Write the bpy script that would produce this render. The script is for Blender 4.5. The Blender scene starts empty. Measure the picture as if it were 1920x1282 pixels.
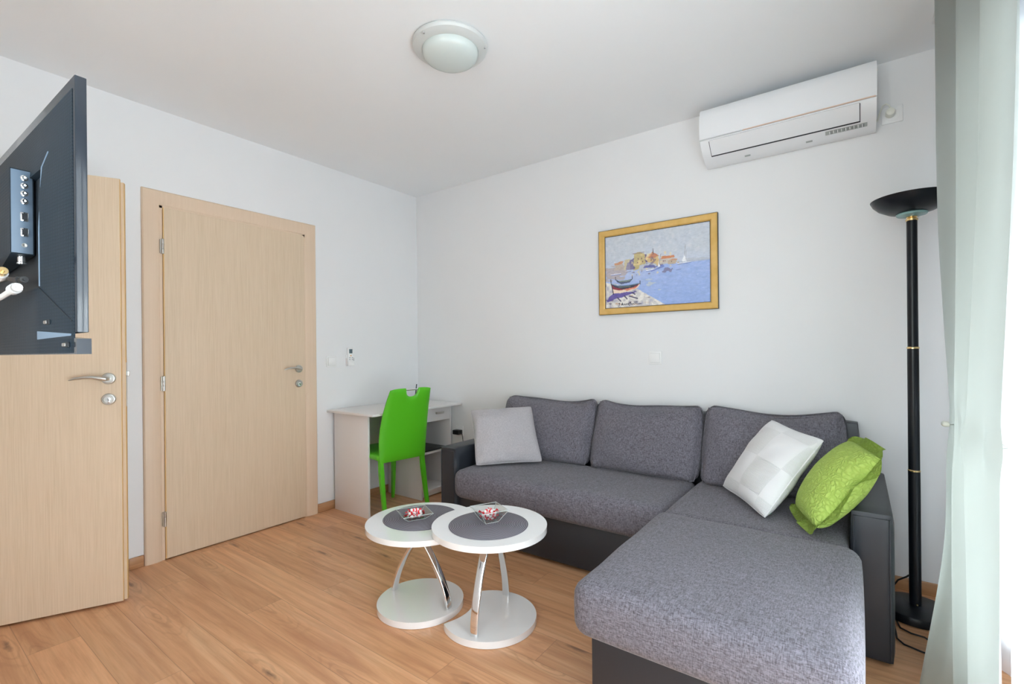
import bpy, bmesh, math, random
import numpy as np
from mathutils import Vector, Matrix, noise
random.seed(7)
sc = bpy.context.scene
COL = sc.collection
# ------------------------------------------------------------------ camera
CAM = Vector((3.2307, -2.9821, 1.1759)); YAW = 0.6293; ROLL = -0.0095; FPX = 890.17
f = Vector((-math.sin(YAW), math.cos(YAW), 0)); r = Vector((math.cos(YAW), math.sin(YAW), 0)); u = r.cross(f)
cr, sr = math.cos(ROLL), math.sin(ROLL)
R_, U_ = cr * r + sr * u, -sr * r + cr * u
M = Matrix.Identity(4)
for i in range(3):
    M[i][0] = R_[i]; M[i][1] = U_[i]; M[i][2] = -f[i]; M[i][3] = CAM[i]
cd = bpy.data.cameras.new('camera'); cam = bpy.data.objects.new('camera', cd); COL.objects.link(cam)
cam.matrix_world = M
cd.sensor_width = 36; cd.lens = FPX / 1920 * 36; cd.shift_y = 17.45 / 1920; cd.clip_start = 0.05
sc.camera = cam
# ------------------------------------------------------------------ world, daylight, exposure
w = bpy.data.worlds.new('world'); sc.world = w; w.use_nodes = True
bg = w.node_tree.nodes['Background']; bg.inputs[0].default_value = (0.92, 0.95, 1.0, 1); bg.inputs[1].default_value = 4.0
def area(name, loc, rot, sx, sy, power, col=(1, 1, 1)):
    l = bpy.data.lights.new(name, 'AREA'); l.shape = 'RECTANGLE'; l.size = sx; l.size_y = sy; l.energy = power; l.color = col
    o = bpy.data.objects.new(name, l); COL.objects.link(o); o.location = loc; o.rotation_euler = rot
    return o
# daylight outside the balcony door (right) and two added fill lights
area('daylight_balcony', (4.6, -2.15, 1.35), (0, math.radians(90), 0), 2.5, 2.7, 290, (0.985, 0.985, 1.0))
area('ceiling_fill', (4.7, -1.75, .12), (0, math.radians(128), 0), 1.6, 3.0, 640, (0.94, 0.97, 1.0))  # added low fill, tilted up to brighten the ceiling
area('front_fill', (2.6, -4.5, 1.3), (math.radians(97), 0, 0), 2.6, 2.2, 95, (1.0, 0.98, 0.96))  # added fill from behind the camera, evens out the back wall
vs = sc.view_settings
vs.view_transform = 'Standard'; vs.look = 'None'; vs.gamma = 1; vs.use_curve_mapping = False; vs.exposure = -0.10
sc.cycles.use_denoising = True
sc.cycles.max_bounces = 12; sc.cycles.diffuse_bounces = 7; sc.cycles.transparent_max_bounces = 16
sc.cycles.sample_clamp_indirect = 6; sc.cycles.caustics_reflective = False; sc.cycles.caustics_refractive = False
# ------------------------------------------------------------------ materials
def srgb(r, g, b):
    return tuple(((c / 255) / 12.92 if c / 255 <= .04045 else ((c / 255 + .055) / 1.055) ** 2.4) for c in (r, g, b))
MATS = {}
class Mat:
    def __init__(s, name, col=(.5, .5, .5), rough=.5, metal=0, **kw):
        m = bpy.data.materials.new(name); m.use_nodes = True; s.m = m; s.t = m.node_tree; s.n = s.t.nodes; s.l = s.t.links
        s.p = s.n['Principled BSDF']; s.p.inputs['Base Color'].default_value = (*col[:3], 1)
        s.p.inputs['Roughness'].default_value = rough; s.p.inputs['Metallic'].default_value = metal
        for k, v in kw.items(): s.p.inputs[k.replace('_', ' ')].default_value = v
        MATS[name] = m
    def node(s, typ, **kw):
        n = s.n.new(typ)
        for k, v in kw.items():
            if k in n.inputs: n.inputs[k].default_value = v
            else: setattr(n, k, v)
        return n
    def coord(s, scale=(1, 1, 1), world=False):
        if world: src = s.node('ShaderNodeNewGeometry').outputs['Position']
        else: src = s.node('ShaderNodeTexCoord').outputs['Object']
        mp = s.node('ShaderNodeMapping'); mp.inputs['Scale'].default_value = scale; s.l.new(src, mp.inputs['Vector']); return mp.outputs[0]
    def ramp(s, src, stops):
        rp = s.node('ShaderNodeValToRGB'); e = rp.color_ramp.elements
        while len(e) < len(stops): e.new(.5)
        for el, (p, c) in zip(e, stops): el.position = p; el.color = (*c[:3], 1)
        s.l.new(src, rp.inputs[0]); return rp.outputs[0]
    def noise(s, vec, scale, detail=3, rough=.5, dist=0):
        n = s.node('ShaderNodeTexNoise'); n.inputs['Scale'].default_value = scale; n.inputs['Detail'].default_value = detail
        n.inputs['Roughness'].default_value = rough; n.inputs['Distortion'].default_value = dist; s.l.new(vec, n.inputs['Vector']); return n.outputs['Fac']
    def mix(s, a, b, fac, mode='MIX'):
        n = s.node('ShaderNodeMix', data_type='RGBA', blend_type=mode)
        for sock, v in ((n.inputs[0], fac), (n.inputs[6], a), (n.inputs[7], b)):
            if hasattr(v, 'is_output'): s.l.new(v, sock)
            else: sock.default_value = v if not isinstance(v, tuple) else (*v[:3], 1)
        return n.outputs[2]
    def math(s, op, a, b=0.0, c=0.0):
        n = s.node('ShaderNodeMath', operation=op)
        for i, v in enumerate((a, b, c)):
            if hasattr(v, 'is_output'): s.l.new(v, n.inputs[i])
            else: n.inputs[i].default_value = v
        return n.outputs[0]
    def color(s, out): s.l.new(out, s.p.inputs['Base Color'])
    def bump(s, h, strength=.2, dist=.002):
        b = s.node('ShaderNodeBump'); b.inputs['Strength'].default_value = strength; b.inputs['Distance'].default_value = dist
        s.l.new(h, b.inputs['Height']); s.l.new(b.outputs[0], s.p.inputs['Normal'])

def m_paint(name, col, rough=.7):
    m = Mat(name, col, rough); n = m.noise(m.coord(world=True), 2.2, 2)
    m.color(m.mix(tuple(c * .985 for c in col), tuple(min(1, c * 1.012) for c in col), n))
    m.bump(m.noise(m.coord(world=True), 260, 3), .05, .0008); return m
m_paint('wall_paint', (.80, .803, .81)); m_paint('ceiling_paint', (.855, .87, .885))
def m_veneer(name, c1, c2, c3, sc_=(260, 260, 5)):
    m = Mat(name, c1, .5)
    v = m.coord(sc_, world=True)
    fine = m.noise(v, 1, 3, .6)
    broad = m.noise(m.coord((14, 14, 1.0), world=True), 1, 4, .6, .4)
    a = m.ramp(fine, [(.34, c1), (.66, c2)])
    b = m.mix(a, c3, m.math('MULTIPLY', m.ramp(broad, [(.45, (0, 0, 0)), (.7, (1, 1, 1))]), .45))
    m.color(b); m.bump(fine, .12, .0006); return m
m_veneer('oak_veneer', (.70, .555, .405), (.62, .475, .325), (.71, .55, .40), (330, 330, 5))
m_veneer('oak_casing', (.72, .555, .41), (.69, .525, .38), (.71, .545, .405), (90, 90, 2))
m_veneer('oak_edge', (.70, .45, .19), (.60, .37, .14), (.66, .42, .18), (120, 120, 2))
m = Mat('baseboard_wood', (.4, .2, .1), .4)
n = m.noise(m.coord((3, 3, 60), world=True), 1, 4, .6, .5); m.color(m.ramp(n, [(.3, (.50, .27, .13)), (.7, (.37, .185, .085))]))
# laminate floor: planks along x, .161 m wide
m = Mat('laminate_floor', (.4, .2, .1), .36)
pos = m.coord(world=True)
sep = m.node('ShaderNodeSeparateXYZ'); m.l.new(pos, sep.inputs[0])
yy = m.math('DIVIDE', m.math('ADD', sep.outputs[1], 2.605 + 1.61), .161)
row = m.math('FLOOR', yy); fy = m.math('SUBTRACT', yy, row)
wn = m.node('ShaderNodeTexWhiteNoise', noise_dimensions='1D'); m.l.new(row, wn.inputs['W'])
xx = m.math('DIVIDE', m.math('ADD', sep.outputs[0], m.math('MULTIPLY', wn.outputs[0], 1.9)), 1.9)
cx_ = m.math('FLOOR', xx); fx = m.math('SUBTRACT', xx, cx_)
idn = m.math('ADD', m.math('MULTIPLY', row, 7.13), m.math('MULTIPLY', cx_, 3.71))
wn2 = m.node('ShaderNodeTexWhiteNoise', noise_dimensions='1D'); m.l.new(idn, wn2.inputs['W'])
cmb = m.node('ShaderNodeCombineXYZ'); m.l.new(sep.outputs[0], cmb.inputs[0]); m.l.new(sep.outputs[1], cmb.inputs[1]); m.l.new(m.math('MULTIPLY', wn2.outputs[0], 37.0), cmb.inputs[2])
def fmap(s_):
    mp = m.node('ShaderNodeMapping'); mp.inputs['Scale'].default_value = s_; m.l.new(cmb.outputs[0], mp.inputs[0]); return mp.outputs[0]
g1 = m.noise(fmap((1.1, 13, 1)), 1.0, 5, .62, 1.1)
g2 = m.noise(fmap((4, 120, 1)), 1.0, 3, .6, .2)
wv = m.node('ShaderNodeTexWave', wave_type='BANDS', bands_direction='Y'); wv.inputs['Scale'].default_value = 1.0
wv.inputs['Distortion'].default_value = 11; wv.inputs['Detail'].default_value = 3; wv.inputs['Detail Scale'].default_value = .9; m.l.new(fmap((.55, 5, 1)), wv.inputs['Vector'])
base = m.ramp(g1, [(.22, srgb(194, 138, 99)), (.5, srgb(221, 168, 125)), (.80, srgb(238, 194, 151))])
base = m.mix(base, m.mix(base, srgb(168, 114, 78), .5), m.math('MULTIPLY', m.ramp(g2, [(.45, (0, 0, 0)), (.75, (1, 1, 1))]), .55))
base = m.mix(base, m.mix(base, srgb(164, 110, 76), .55), m.math('MULTIPLY', m.ramp(wv.outputs['Fac'], [(.5, (0, 0, 0)), (.95, (1, 1, 1))]), .34))
tone = m.ramp(wn2.outputs[0], [(0, (.92, .91, .90)), (.5, (1, 1, 1)), (1, (1.06, 1.06, 1.06))])
base = m.mix(base, tone, 1.0, 'MULTIPLY')
vor = m.node('ShaderNodeTexVoronoi', feature='F1', voronoi_dimensions='2D'); vor.inputs['Scale'].default_value = 1.0
kv = m.node('ShaderNodeVectorMath', operation='ADD'); m.l.new(fmap((1.05, 5.6, 1)), kv.inputs[0]); kz = m.node('ShaderNodeCombineXYZ'); m.l.new(m.math('MULTIPLY', wn2.outputs[0], 11.0), kz.inputs[0]); m.l.new(kz.outputs[0], kv.inputs[1]); m.l.new(kv.outputs[0], vor.inputs['Vector'])
rings = m.math('SINE', m.math('MULTIPLY', m.math('ADD', vor.outputs['Distance'], m.math('MULTIPLY', m.noise(fmap((5, 14, 1)), 1, 2), .35)), 62.0))
rmask = m.math('MULTIPLY', m.ramp(vor.outputs['Distance'], [(.10, (1, 1, 1)), (.42, (0, 0, 0))]), m.ramp(rings, [(.2, (0, 0, 0)), (.9, (1, 1, 1))]))
base = m.mix(base, srgb(150, 100, 68), m.math('MULTIPLY', rmask, .26))
kd = m.math('ADD', vor.outputs['Distance'], m.math('MULTIPLY', m.noise(fmap((30, 60, 1)), 1, 2), .09))
knot = m.ramp(kd, [(.05, (1, 1, 1)), (.12, (0, 0, 0))])
sepc = m.node('ShaderNodeSeparateColor'); m.l.new(vor.outputs['Color'], sepc.inputs[0])
kmask = m.math('GREATER_THAN', sepc.outputs[0], .55)
base = m.mix(base, srgb(104, 72, 54), m.math('MULTIPLY', m.math('MULTIPLY', knot, kmask), .78))
dy = m.math('MULTIPLY', m.math('MINIMUM', fy, m.math('SUBTRACT', 1.0, fy)), .161)
dx = m.math('MULTIPLY', m.math('MINIMUM', fx, m.math('SUBTRACT', 1.0, fx)), 1.9)
dd = m.math('MINIMUM', dy, dx)
seam = m.ramp(m.math('MULTIPLY', dd, 100), [(.06, (1, 1, 1)), (.16, (0, 0, 0))])
base = m.mix(base, srgb(112, 74, 50), m.math('MULTIPLY', seam, .45))
m.color(base); m.bump(m.math('SUBTRACT', m.math('MULTIPLY', g2, .3), seam), .22, .0012)

def m_fabric(name, c1, c2, sc_=380, bs=.35):
    m = Mat(name, c1, .92); m.p.inputs['Sheen Weight'].default_value = .12
    a = m.noise(m.coord((sc_ * .3, sc_ * 1.6, sc_ * 1.6)), 1, 2, .7); b = m.noise(m.coord((sc_ * 1.6, sc_ * .3, sc_ * .35)), 1, 2, .7)
    s_ = m.math('MULTIPLY', m.math('ADD', a, b), .5)
    m.color(m.ramp(s_, [(.36, c1), (.64, c2)])); m.bump(s_, bs, .0015); return m
m_fabric('sofa_fabric', (.058, .053, .060), (.225, .212, .252), 210)
m_fabric('grey_linen', (.36, .34, .355), (.50, .475, .49), 260)
def m_leather(name, c, rough=.42):
    m = Mat(name, c, rough); v = m.node('ShaderNodeTexVoronoi'); v.inputs['Scale'].default_value = 420; m.l.new(m.coord(), v.inputs['Vector'])
    m.bump(v.outputs['Distance'], .12, .0006); m.p.inputs['Specular IOR Level'].default_value = .5; return m
m_leather('black_leatherette', (.024, .028, .036), .40)
m_leather('green_leather', (.095, .50, .014), .42)
m = Mat('white_cotton', (.8, .8, .8), .9)
sx = m.node('ShaderNodeSeparateXYZ'); m.l.new(m.coord(), sx.inputs[0])
wv = m.node('ShaderNodeTexWave', wave_type='BANDS', bands_direction='X'); wv.inputs['Scale'].default_value = 60; m.l.new(m.coord(), wv.inputs['Vector'])
wv2 = m.node('ShaderNodeTexWave', wave_type='BANDS', bands_direction='Y'); wv2.inputs['Scale'].default_value = 60; m.l.new(m.coord(), wv2.inputs['Vector'])
ck = m.node('ShaderNodeTexChecker'); ck.inputs['Scale'].default_value = 6.5; ck.inputs['Color1'].default_value = (1, 1, 1, 1); ck.inputs['Color2'].default_value = (0, 0, 0, 1); m.l.new(m.coord((1, 1, .001)), ck.inputs['Vector']); msk = ck.outputs['Fac']
h = m.math('MULTIPLY', wv2.outputs['Fac'], msk); m.color(m.mix((.83, .825, .835), (.755, .75, .755), m.math('MULTIPLY', h, .7))); m.bump(h, .6, .002)
m = Mat('lime_quilt', (.40, .56, .06), .85)
v = m.node('ShaderNodeTexVoronoi', feature='DISTANCE_TO_EDGE'); v.inputs['Scale'].default_value = 55
nz = m.node('ShaderNodeTexNoise'); nz.inputs['Scale'].default_value = 22; m.l.new(m.coord(), nz.inputs['Vector'])
mx = m.node('ShaderNodeMix', data_type='RGBA'); mx.inputs[0].default_value = .06; m.l.new(m.coord(), mx.inputs[6]); m.l.new(nz.outputs['Color'], mx.inputs[7])
m.l.new(mx.outputs[2], v.inputs['Vector']); hh = m.math('MINIMUM', m.math('MULTIPLY', v.outputs['Distance'], 4.0), 1.0)
m.color(m.mix((.36, .50, .09), (.425, .565, .12), hh)); m.bump(hh, .75, .004)
m = Mat('white_gloss', (.88, .88, .88), .08); m.p.inputs['Coat Weight'].default_value = .3
Mat('white_melamine', (.80, .78, .775), .45); Mat('white_plastic', (.86, .86, .86), .35)
Mat('ac_plastic', (.83, .84, .86), .32)
Mat('dark_gap', (.02, .022, .03), .5); Mat('chrome', (.86, .87, .88), .06, 1); Mat('brushed_steel', (.62, .61, .58), .28, 1)
Mat('brass', (.85, .62, .30), .25, 1); Mat('copper_trim', (.82, .62, .5), .3, 1)
Mat('black_metal', (.006, .008, .012), .34, Specular_IOR_Level=.35); Mat('black_rubber', (.012, .012, .013), .5)
Mat('teal_glass', (.25, .42, .42), .2); Mat('black_plastic', (.014, .014, .016), .35)
Mat('cream_plastic', (.80, .80, .72), .4); Mat('light_glass', (.60, .66, .64), .22); Mat('light_ring', (.60, .62, .61), .3)
Mat('sticker_grey', (.40, .42, .41), .5); Mat('sticker_dark', (.2, .21, .21), .5); Mat('lcd', (.08, .12, .14), .2); Mat('orange_button', (.8, .4, .1), .5)
Mat('print_grey', (.36, .38, .42), .6); Mat('hedge_green', (.1, .2, .06), .9); Mat('teal_tag', (.02, .3, .28), .6)
Mat('candy_red', (.78, .03, .05), .35); Mat('candy_white', (.86, .84, .83), .35); Mat('kitchen_floor', (.5, .3, .2), .5)
m = Mat('tv_bezel', (.025, .032, .042), .12)
m = Mat('tv_plastic', (.022, .029, .038), .5, Specular_IOR_Level=.22)
v = m.node('ShaderNodeTexVoronoi'); v.inputs['Scale'].default_value = 170; v.inputs['Randomness'].default_value = 0; m.l.new(m.coord((1, .01, 1)), v.inputs['Vector'])
dot = m.ramp(v.outputs['Distance'], [(.25, (1, 1, 1)), (.4, (0, 0, 0))]); m.color(m.mix((.010, .020, .031), (.019, .032, .047), dot)); m.bump(dot, .3, .001)
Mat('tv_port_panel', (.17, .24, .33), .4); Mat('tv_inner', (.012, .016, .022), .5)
m = Mat('mat_weave', (.2, .19, .22), .85)
ln = m.node('ShaderNodeVectorMath', operation='LENGTH'); m.l.new(m.coord((1, 1, 0)), ln.inputs[0])
sn = m.math('SINE', m.math('MULTIPLY', ln.outputs['Value'], 6.2832 / .0075)); sn = m.math('MULTIPLY_ADD', sn, .5, .5)
m.color(m.mix((.075, .07, .085), (.30, .285, .33), sn)); m.bump(sn, .8, .0015)
m = Mat('glass', (1, 1, 1), .0)
def glassy(m, tint=(.93, .97, .96), fres=.10, amt=.8):
    tr = m.node('ShaderNodeBsdfTransparent'); tr.inputs[0].default_value = (*tint, 1); gl = m.node('ShaderNodeBsdfGlossy'); gl.inputs['Roughness'].default_value = .02
    fr = m.node('ShaderNodeLayerWeight'); fr.inputs['Blend'].default_value = .35
    mx = m.node('ShaderNodeMixShader'); k = m.math('MULTIPLY_ADD', fr.outputs['Fresnel'], amt, fres * .3); m.l.new(k, mx.inputs[0])
    m.l.new(tr.outputs[0], mx.inputs[1]); m.l.new(gl.outputs[0], mx.inputs[2]); m.l.new(mx.outputs[0], m.n['Material Output'].inputs[0])
glassy(m); m = Mat('dish_glass', (1, 1, 1), 0); glassy(m, (.97, .985, .98), .06, .32)
def sheer(m, col, trans):
    tl = m.node('ShaderNodeBsdfTranslucent'); tl.inputs[0].default_value = (*col, 1); df = m.node('ShaderNodeBsdfDiffuse'); df.inputs[0].default_value = (*col, 1)
    a = m.node('ShaderNodeMixShader'); a.inputs[0].default_value = .5; m.l.new(df.outputs[0], a.inputs[1]); m.l.new(tl.outputs[0], a.inputs[2])
    tr = m.node('ShaderNodeBsdfTransparent'); b = m.node('ShaderNodeMixShader'); b.inputs[0].default_value = trans
    m.l.new(a.outputs[0], b.inputs[1]); m.l.new(tr.outputs[0], b.inputs[2]); m.l.new(b.outputs[0], m.n['Material Output'].inputs[0])
sheer(Mat('sheer_voile'), (.86, .875, .94), .13)
m = Mat('sage_satin', (.60, .68, .61), .5)
tl = m.node('ShaderNodeBsdfTranslucent'); tl.inputs[0].default_value = (.50, .52, .49, 1); m.p.inputs['Base Color'].default_value = (.51, .53, .50, 1)
ms = m.node('ShaderNodeMixShader'); ms.inputs[0].default_value = .12; m.l.new(m.p.outputs[0], ms.inputs[1]); m.l.new(tl.outputs[0], ms.inputs[2]); m.l.new(ms.outputs[0], m.n['Material Output'].inputs[0])
m = Mat('gold_frame', (.62, .38, .10), .42, .35)
m.color(m.ramp(m.noise(m.coord((20, 20, 20), world=True), 1, 2), [(.3, (.66, .41, .12)), (.7, (.74, .48, .17))]))
m = Mat('painting_canvas', (.8, .8, .8), .6); va = m.node('ShaderNodeVertexColor', layer_name='paint'); m.color(va.outputs[0]); m.bump(m.noise(m.coord((400, 400, 400)), 1, 2), .15, .0005)

# ------------------------------------------------------------------ builders
XF = {}
def tag(o, label=None, cat=None, group=None, kind=None):
    for k, v in (('label', label), ('category', cat), ('group', group), ('kind', kind)):
        if v: o[k] = v
    return o
def thing(name, label, cat, loc=(0, 0, 0), rotz=0, group=None):
    o = bpy.data.objects.new(name, None); COL.objects.link(o); o.empty_display_size = .05
    o.location = loc; o.rotation_euler = (0, 0, rotz); XF[o.name] = Matrix.Translation(loc) @ Matrix.Rotation(rotz, 4, 'Z')
    return tag(o, label, cat, group)
def struct(name, loc=(0, 0, 0), rotz=0):
    o = thing(name, None, None, loc, rotz); o['kind'] = 'structure'; return o
class MB:
    """collects shapes into one mesh"""
    def __init__(s): s.bm = bmesh.new()
    def add(s, verts, faces, mi=0):
        vs_ = [s.bm.verts.new(v) for v in verts]
        for fc in faces:
            try: fa = s.bm.faces.new([vs_[i] for i in fc]); fa.material_index = mi
            except ValueError: pass
        return vs_
    def box(s, x0, x1, y0, y1, z0, z1, bev=0, mi=0, mat=None, seg=2):
        P = [(x, y, z) for z in (z0, z1) for y in (y0, y1) for x in (x0, x1)]
        if mat is not None: P = [mat @ Vector(p) for p in P]
        vs_ = s.add(P, [(0, 2, 3, 1), (4, 5, 7, 6), (0, 1, 5, 4), (2, 6, 7, 3), (0, 4, 6, 2), (1, 3, 7, 5)], mi)
        if bev:
            ed = {e for v in vs_ for e in v.link_edges}
            rr = bmesh.ops.bevel(s.bm, geom=list(ed), offset=bev, segments=seg, affect='EDGES', profile=.5)
            for fa in rr['faces']: fa.material_index = mi
        return s
    def rbox(s, x0, x1, y0, y1, z0, z1, r=.04, n=(16, 12, 8), bulge=(0, 0, 0), fn=None, mi=0):
        """rounded, softly bulging upholstery block"""
        c = Vector(((x0 + x1) / 2, (y0 + y1) / 2, (z0 + z1) / 2)); hh_ = Vector(((x1 - x0) / 2, (y1 - y0) / 2, (z1 - z0) / 2))
        idx = {}; V = []; F = []
        def smp(k, N):  # denser near the edges
            t = k / N * 2 - 1; return math.sin(t * math.pi / 2) * .35 + t * .65
        def vid(i, j, k):
            key = (i, j, k)
            if key not in idx:
                q = Vector((smp(i, n[0]), smp(j, n[1]), smp(k, n[2])))
                p = Vector((q.x * hh_.x, q.y * hh_.y, q.z * hh_.z))
                inn = Vector([max(-(hh_[a] - r), min(hh_[a] - r, p[a])) for a in range(3)])
                d = p - inn
                if d.length > 1e-9: p = inn + d.normalized() * r
                b = Vector([bulge[a] * (1 if q[a] > 0 else -1) * abs(q[a]) ** 1.5 * (1 - q[(a + 1) % 3] ** 2) * (1 - q[(a + 2) % 3] ** 2) for a in range(3)])
                p = p + b + c
                if fn: p = fn(p, q)
                idx[key] = len(V); V.append(p)
            return idx[key]
        for a in range(3):
            b_, c_ = (a + 1) % 3, (a + 2) % 3
            for side in (0, n[a]):
                for i in range(n[b_]):
                    for j in range(n[c_]):
                        q = []
                        for di, dj in ((0, 0), (1, 0), (1, 1), (0, 1)):
                            k = [0, 0, 0]; k[a] = side; k[b_] = i + di; k[c_] = j + dj; q.append(vid(*k))
                        if side == 0: q.reverse()
                        F.append(q)
        s.add(V, F, mi); return s
    def lathe(s, prof, c=(0, 0, 0), n=48, mi=0, mat=None, ang=2 * math.pi):
        V = []; F = []
        for rr, z in prof:
            for i in range(n):
                a = ang * i / n; p = Vector((rr * math.cos(a), rr * math.sin(a), z))
                V.append((mat @ p if mat is not None else p) + Vector(c))
        for k in range(len(prof) - 1):
            for i in range(n):
                j = (i + 1) % n; F.append((k * n + i, k * n + j, (k + 1) * n + j, (k + 1) * n + i))
        if prof[0][0] > 1e-6: F.append(tuple(reversed(range(n))))
        if prof[-1][0] > 1e-6: F.append(tuple((len(prof) - 1) * n + i for i in range(n)))
        s.add(V, F, mi); return s
    def tube(s, pts, rad, n=10, mi=0, sq=None, up=None):
        """tube along points; sq=(halfwidth, halfthick) gives a flat rounded bar"""
        pts = [Vector(p) for p in pts]; V = []; F = []; prev = None
        for k, p in enumerate(pts):
            t = (pts[min(k + 1, len(pts) - 1)] - pts[max(k - 1, 0)]).normalized()
            ref = Vector(up) if up is not None else (prev if prev is not None else (Vector((0, 0, 1)) if abs(t.z) < .9 else Vector((1, 0, 0))))
            a = (ref - t * ref.dot(t)).normalized(); b = t.cross(a); prev = a
            rk = rad[k] if isinstance(rad, (list, tuple)) else rad
            for i in range(n):
                th = 2 * math.pi * i / n
                if sq:
                    cx, cy = math.cos(th), math.sin(th); e = .45
                    ox = math.copysign(abs(cx) ** e, cx) * sq[0]; oy = math.copysign(abs(cy) ** e, cy) * sq[1]
                    V.append(p + a * ox + b * oy)
                else: V.append(p + (a * math.cos(th) + b * math.sin(th)) * rk)
        for k in range(len(pts) - 1):
            for i in range(n):
                j = (i + 1) % n; F.append((k * n + i, k * n + j, (k + 1) * n + j, (k + 1) * n + i))
        F.append(tuple(reversed(range(n)))); F.append(tuple((len(pts) - 1) * n + i for i in range(n)))
        s.add(V, F, mi); return s
    def prism(s, outline, z0, z1, bev=0, mi=0, mat=None, seg=3):
        """closed xy outline extruded in z"""
        n = len(outline)
        P = [(x, y, z0) for x, y in outline] + [(x, y, z1) for x, y in outline]
        if mat is not None: P = [mat @ Vector(p) for p in P]
        vs_ = s.add(P, [tuple(reversed(range(n))), tuple(range(n, 2 * n))] + [(i, (i + 1) % n, n + (i + 1) % n, n + i) for i in range(n)], mi)
        if bev:
            top = set(vs_[n:]); bot = set(vs_[:n])
            ed = [e for e in s.bm.edges if (e.verts[0] in top and e.verts[1] in top) or (e.verts[0] in bot and e.verts[1] in bot)]
            rr = bmesh.ops.bevel(s.bm, geom=ed, offset=bev, segments=seg, affect='EDGES', profile=.5)
            for fa in rr['faces']: fa.material_index = mi
        return s
    def build(s, name, mats, parent=None, smooth=True, local=False, angle=35):
        bm = s.bm; bmesh.ops.recalc_face_normals(bm, faces=bm.faces)
        me = bpy.data.meshes.new(name); o = bpy.data.objects.new(name, me); COL.objects.link(o)
        if parent is not None:
            o.parent = parent; X = XF[parent.name]; XF[o.name] = X
            if not local: bm.transform(X.inverted())
        else: XF[o.name] = Matrix.Identity(4)
        bm.to_mesh(me); bm.free()
        for mm in (mats if isinstance(mats, (list, tuple)) else [mats]): me.materials.append(MATS[mm])
        if smooth:
            for p in me.polygons: p.use_smooth = True
            me.set_sharp_from_angle(angle=math.radians(angle))
        return o
def circ(cx, cy, r, n=72): return [(cx + r * math.cos(2 * math.pi * i / n), cy + r * math.sin(2 * math.pi * i / n)) for i in range(n)]
def bitten(c, r, c2, r2, n=110):
    """disc with a concave bite"""
    out = []; d = Vector(c2) - Vector(c); a0 = math.atan2(d.y, d.x)
    D = d.length; al = math.acos((r * r + D * D - r2 * r2) / (2 * r * D)); be = math.acos((r2 * r2 + D * D - r * r) / (2 * r2 * D))
    for i in range(n + 1):
        a = a0 + al + (2 * math.pi - 2 * al) * i / n; out.append((c[0] + r * math.cos(a), c[1] + r * math.sin(a)))
    m_ = 24
    for i in range(1, m_):
        a = a0 + math.pi + be - 2 * be * i / m_; out.append((c2[0] + r2 * math.cos(a), c2[1] + r2 * math.sin(a)))
    return out
# ================================================================== ROOM
DH2 = 2.014; H = 2.58; XR = 3.70; YS = -3.45; D1 = (-1.972, -1.090); D2 = (-3.06, -2.21); DH = 2.03
b = MB(); b.box(-1.4, XR + .2, YS - .15, .15, -.12, 0); o = b.build('floor', 'laminate_floor', None, False); o['kind'] = 'structure'
b = MB(); b.box(-1.4, XR + .2, YS - .15, .15, H, H + .12); o = b.build('ceiling', 'ceiling_paint', None, False); o['kind'] = 'structure'
b = MB()
for y0, y1, z0, z1 in ((YS - .15, D2[0], 0, H), (D2[0], D2[1], DH2, H), (D2[1], D1[0], 0, H), (D1[0], D1[1], DH, H), (D1[1], .15, 0, H)): b.box(-.14, 0, y0, y1, z0, z1)
o = b.build('wall_left', 'wall_paint', None, False); o['kind'] = 'structure'
b = MB(); b.box(0, XR, 0, .15, 0, H); o = b.build('wall_back', 'wall_paint', None, False); o['kind'] = 'structure'
WY = (-3.25, -.46); WH = 2.28
b = MB(); b.box(XR, XR + .2, WY[1], .15, 0, H); b.box(XR, XR + .2, YS - .15, WY[0], 0, H); b.box(XR, XR + .2, WY[0], WY[1], WH, H)
o = b.build('wall_right', 'wall_paint', None, False); o['kind'] = 'structure'
FX = (2.0, 3.5); FZ = (.6, 2.3)     # unseen opening added behind the camera to let fill light in
b = MB(); b.box(0, FX[0], YS - .15, YS, 0, H); b.box(FX[1], XR, YS - .15, YS, 0, H); b.box(FX[0], FX[1], YS - .15, YS, 0, FZ[0]); b.box(FX[0], FX[1], YS - .15, YS, FZ[1], H)
o = b.build('wall_front', 'wall_paint', None, False); o['kind'] = 'structure'
# hallway behind the open door
b = MB(); b.box(-1.4, -1.3, YS - .15, .15, 0, H); b.box(-1.3, -.14, YS - .15, YS, 0, H); b.box(-1.3, -.14, -.7, -.6, 0, H)
o = b.build('wall_hallway', 'wall_paint', None, False); o['kind'] = 'structure'
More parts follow.
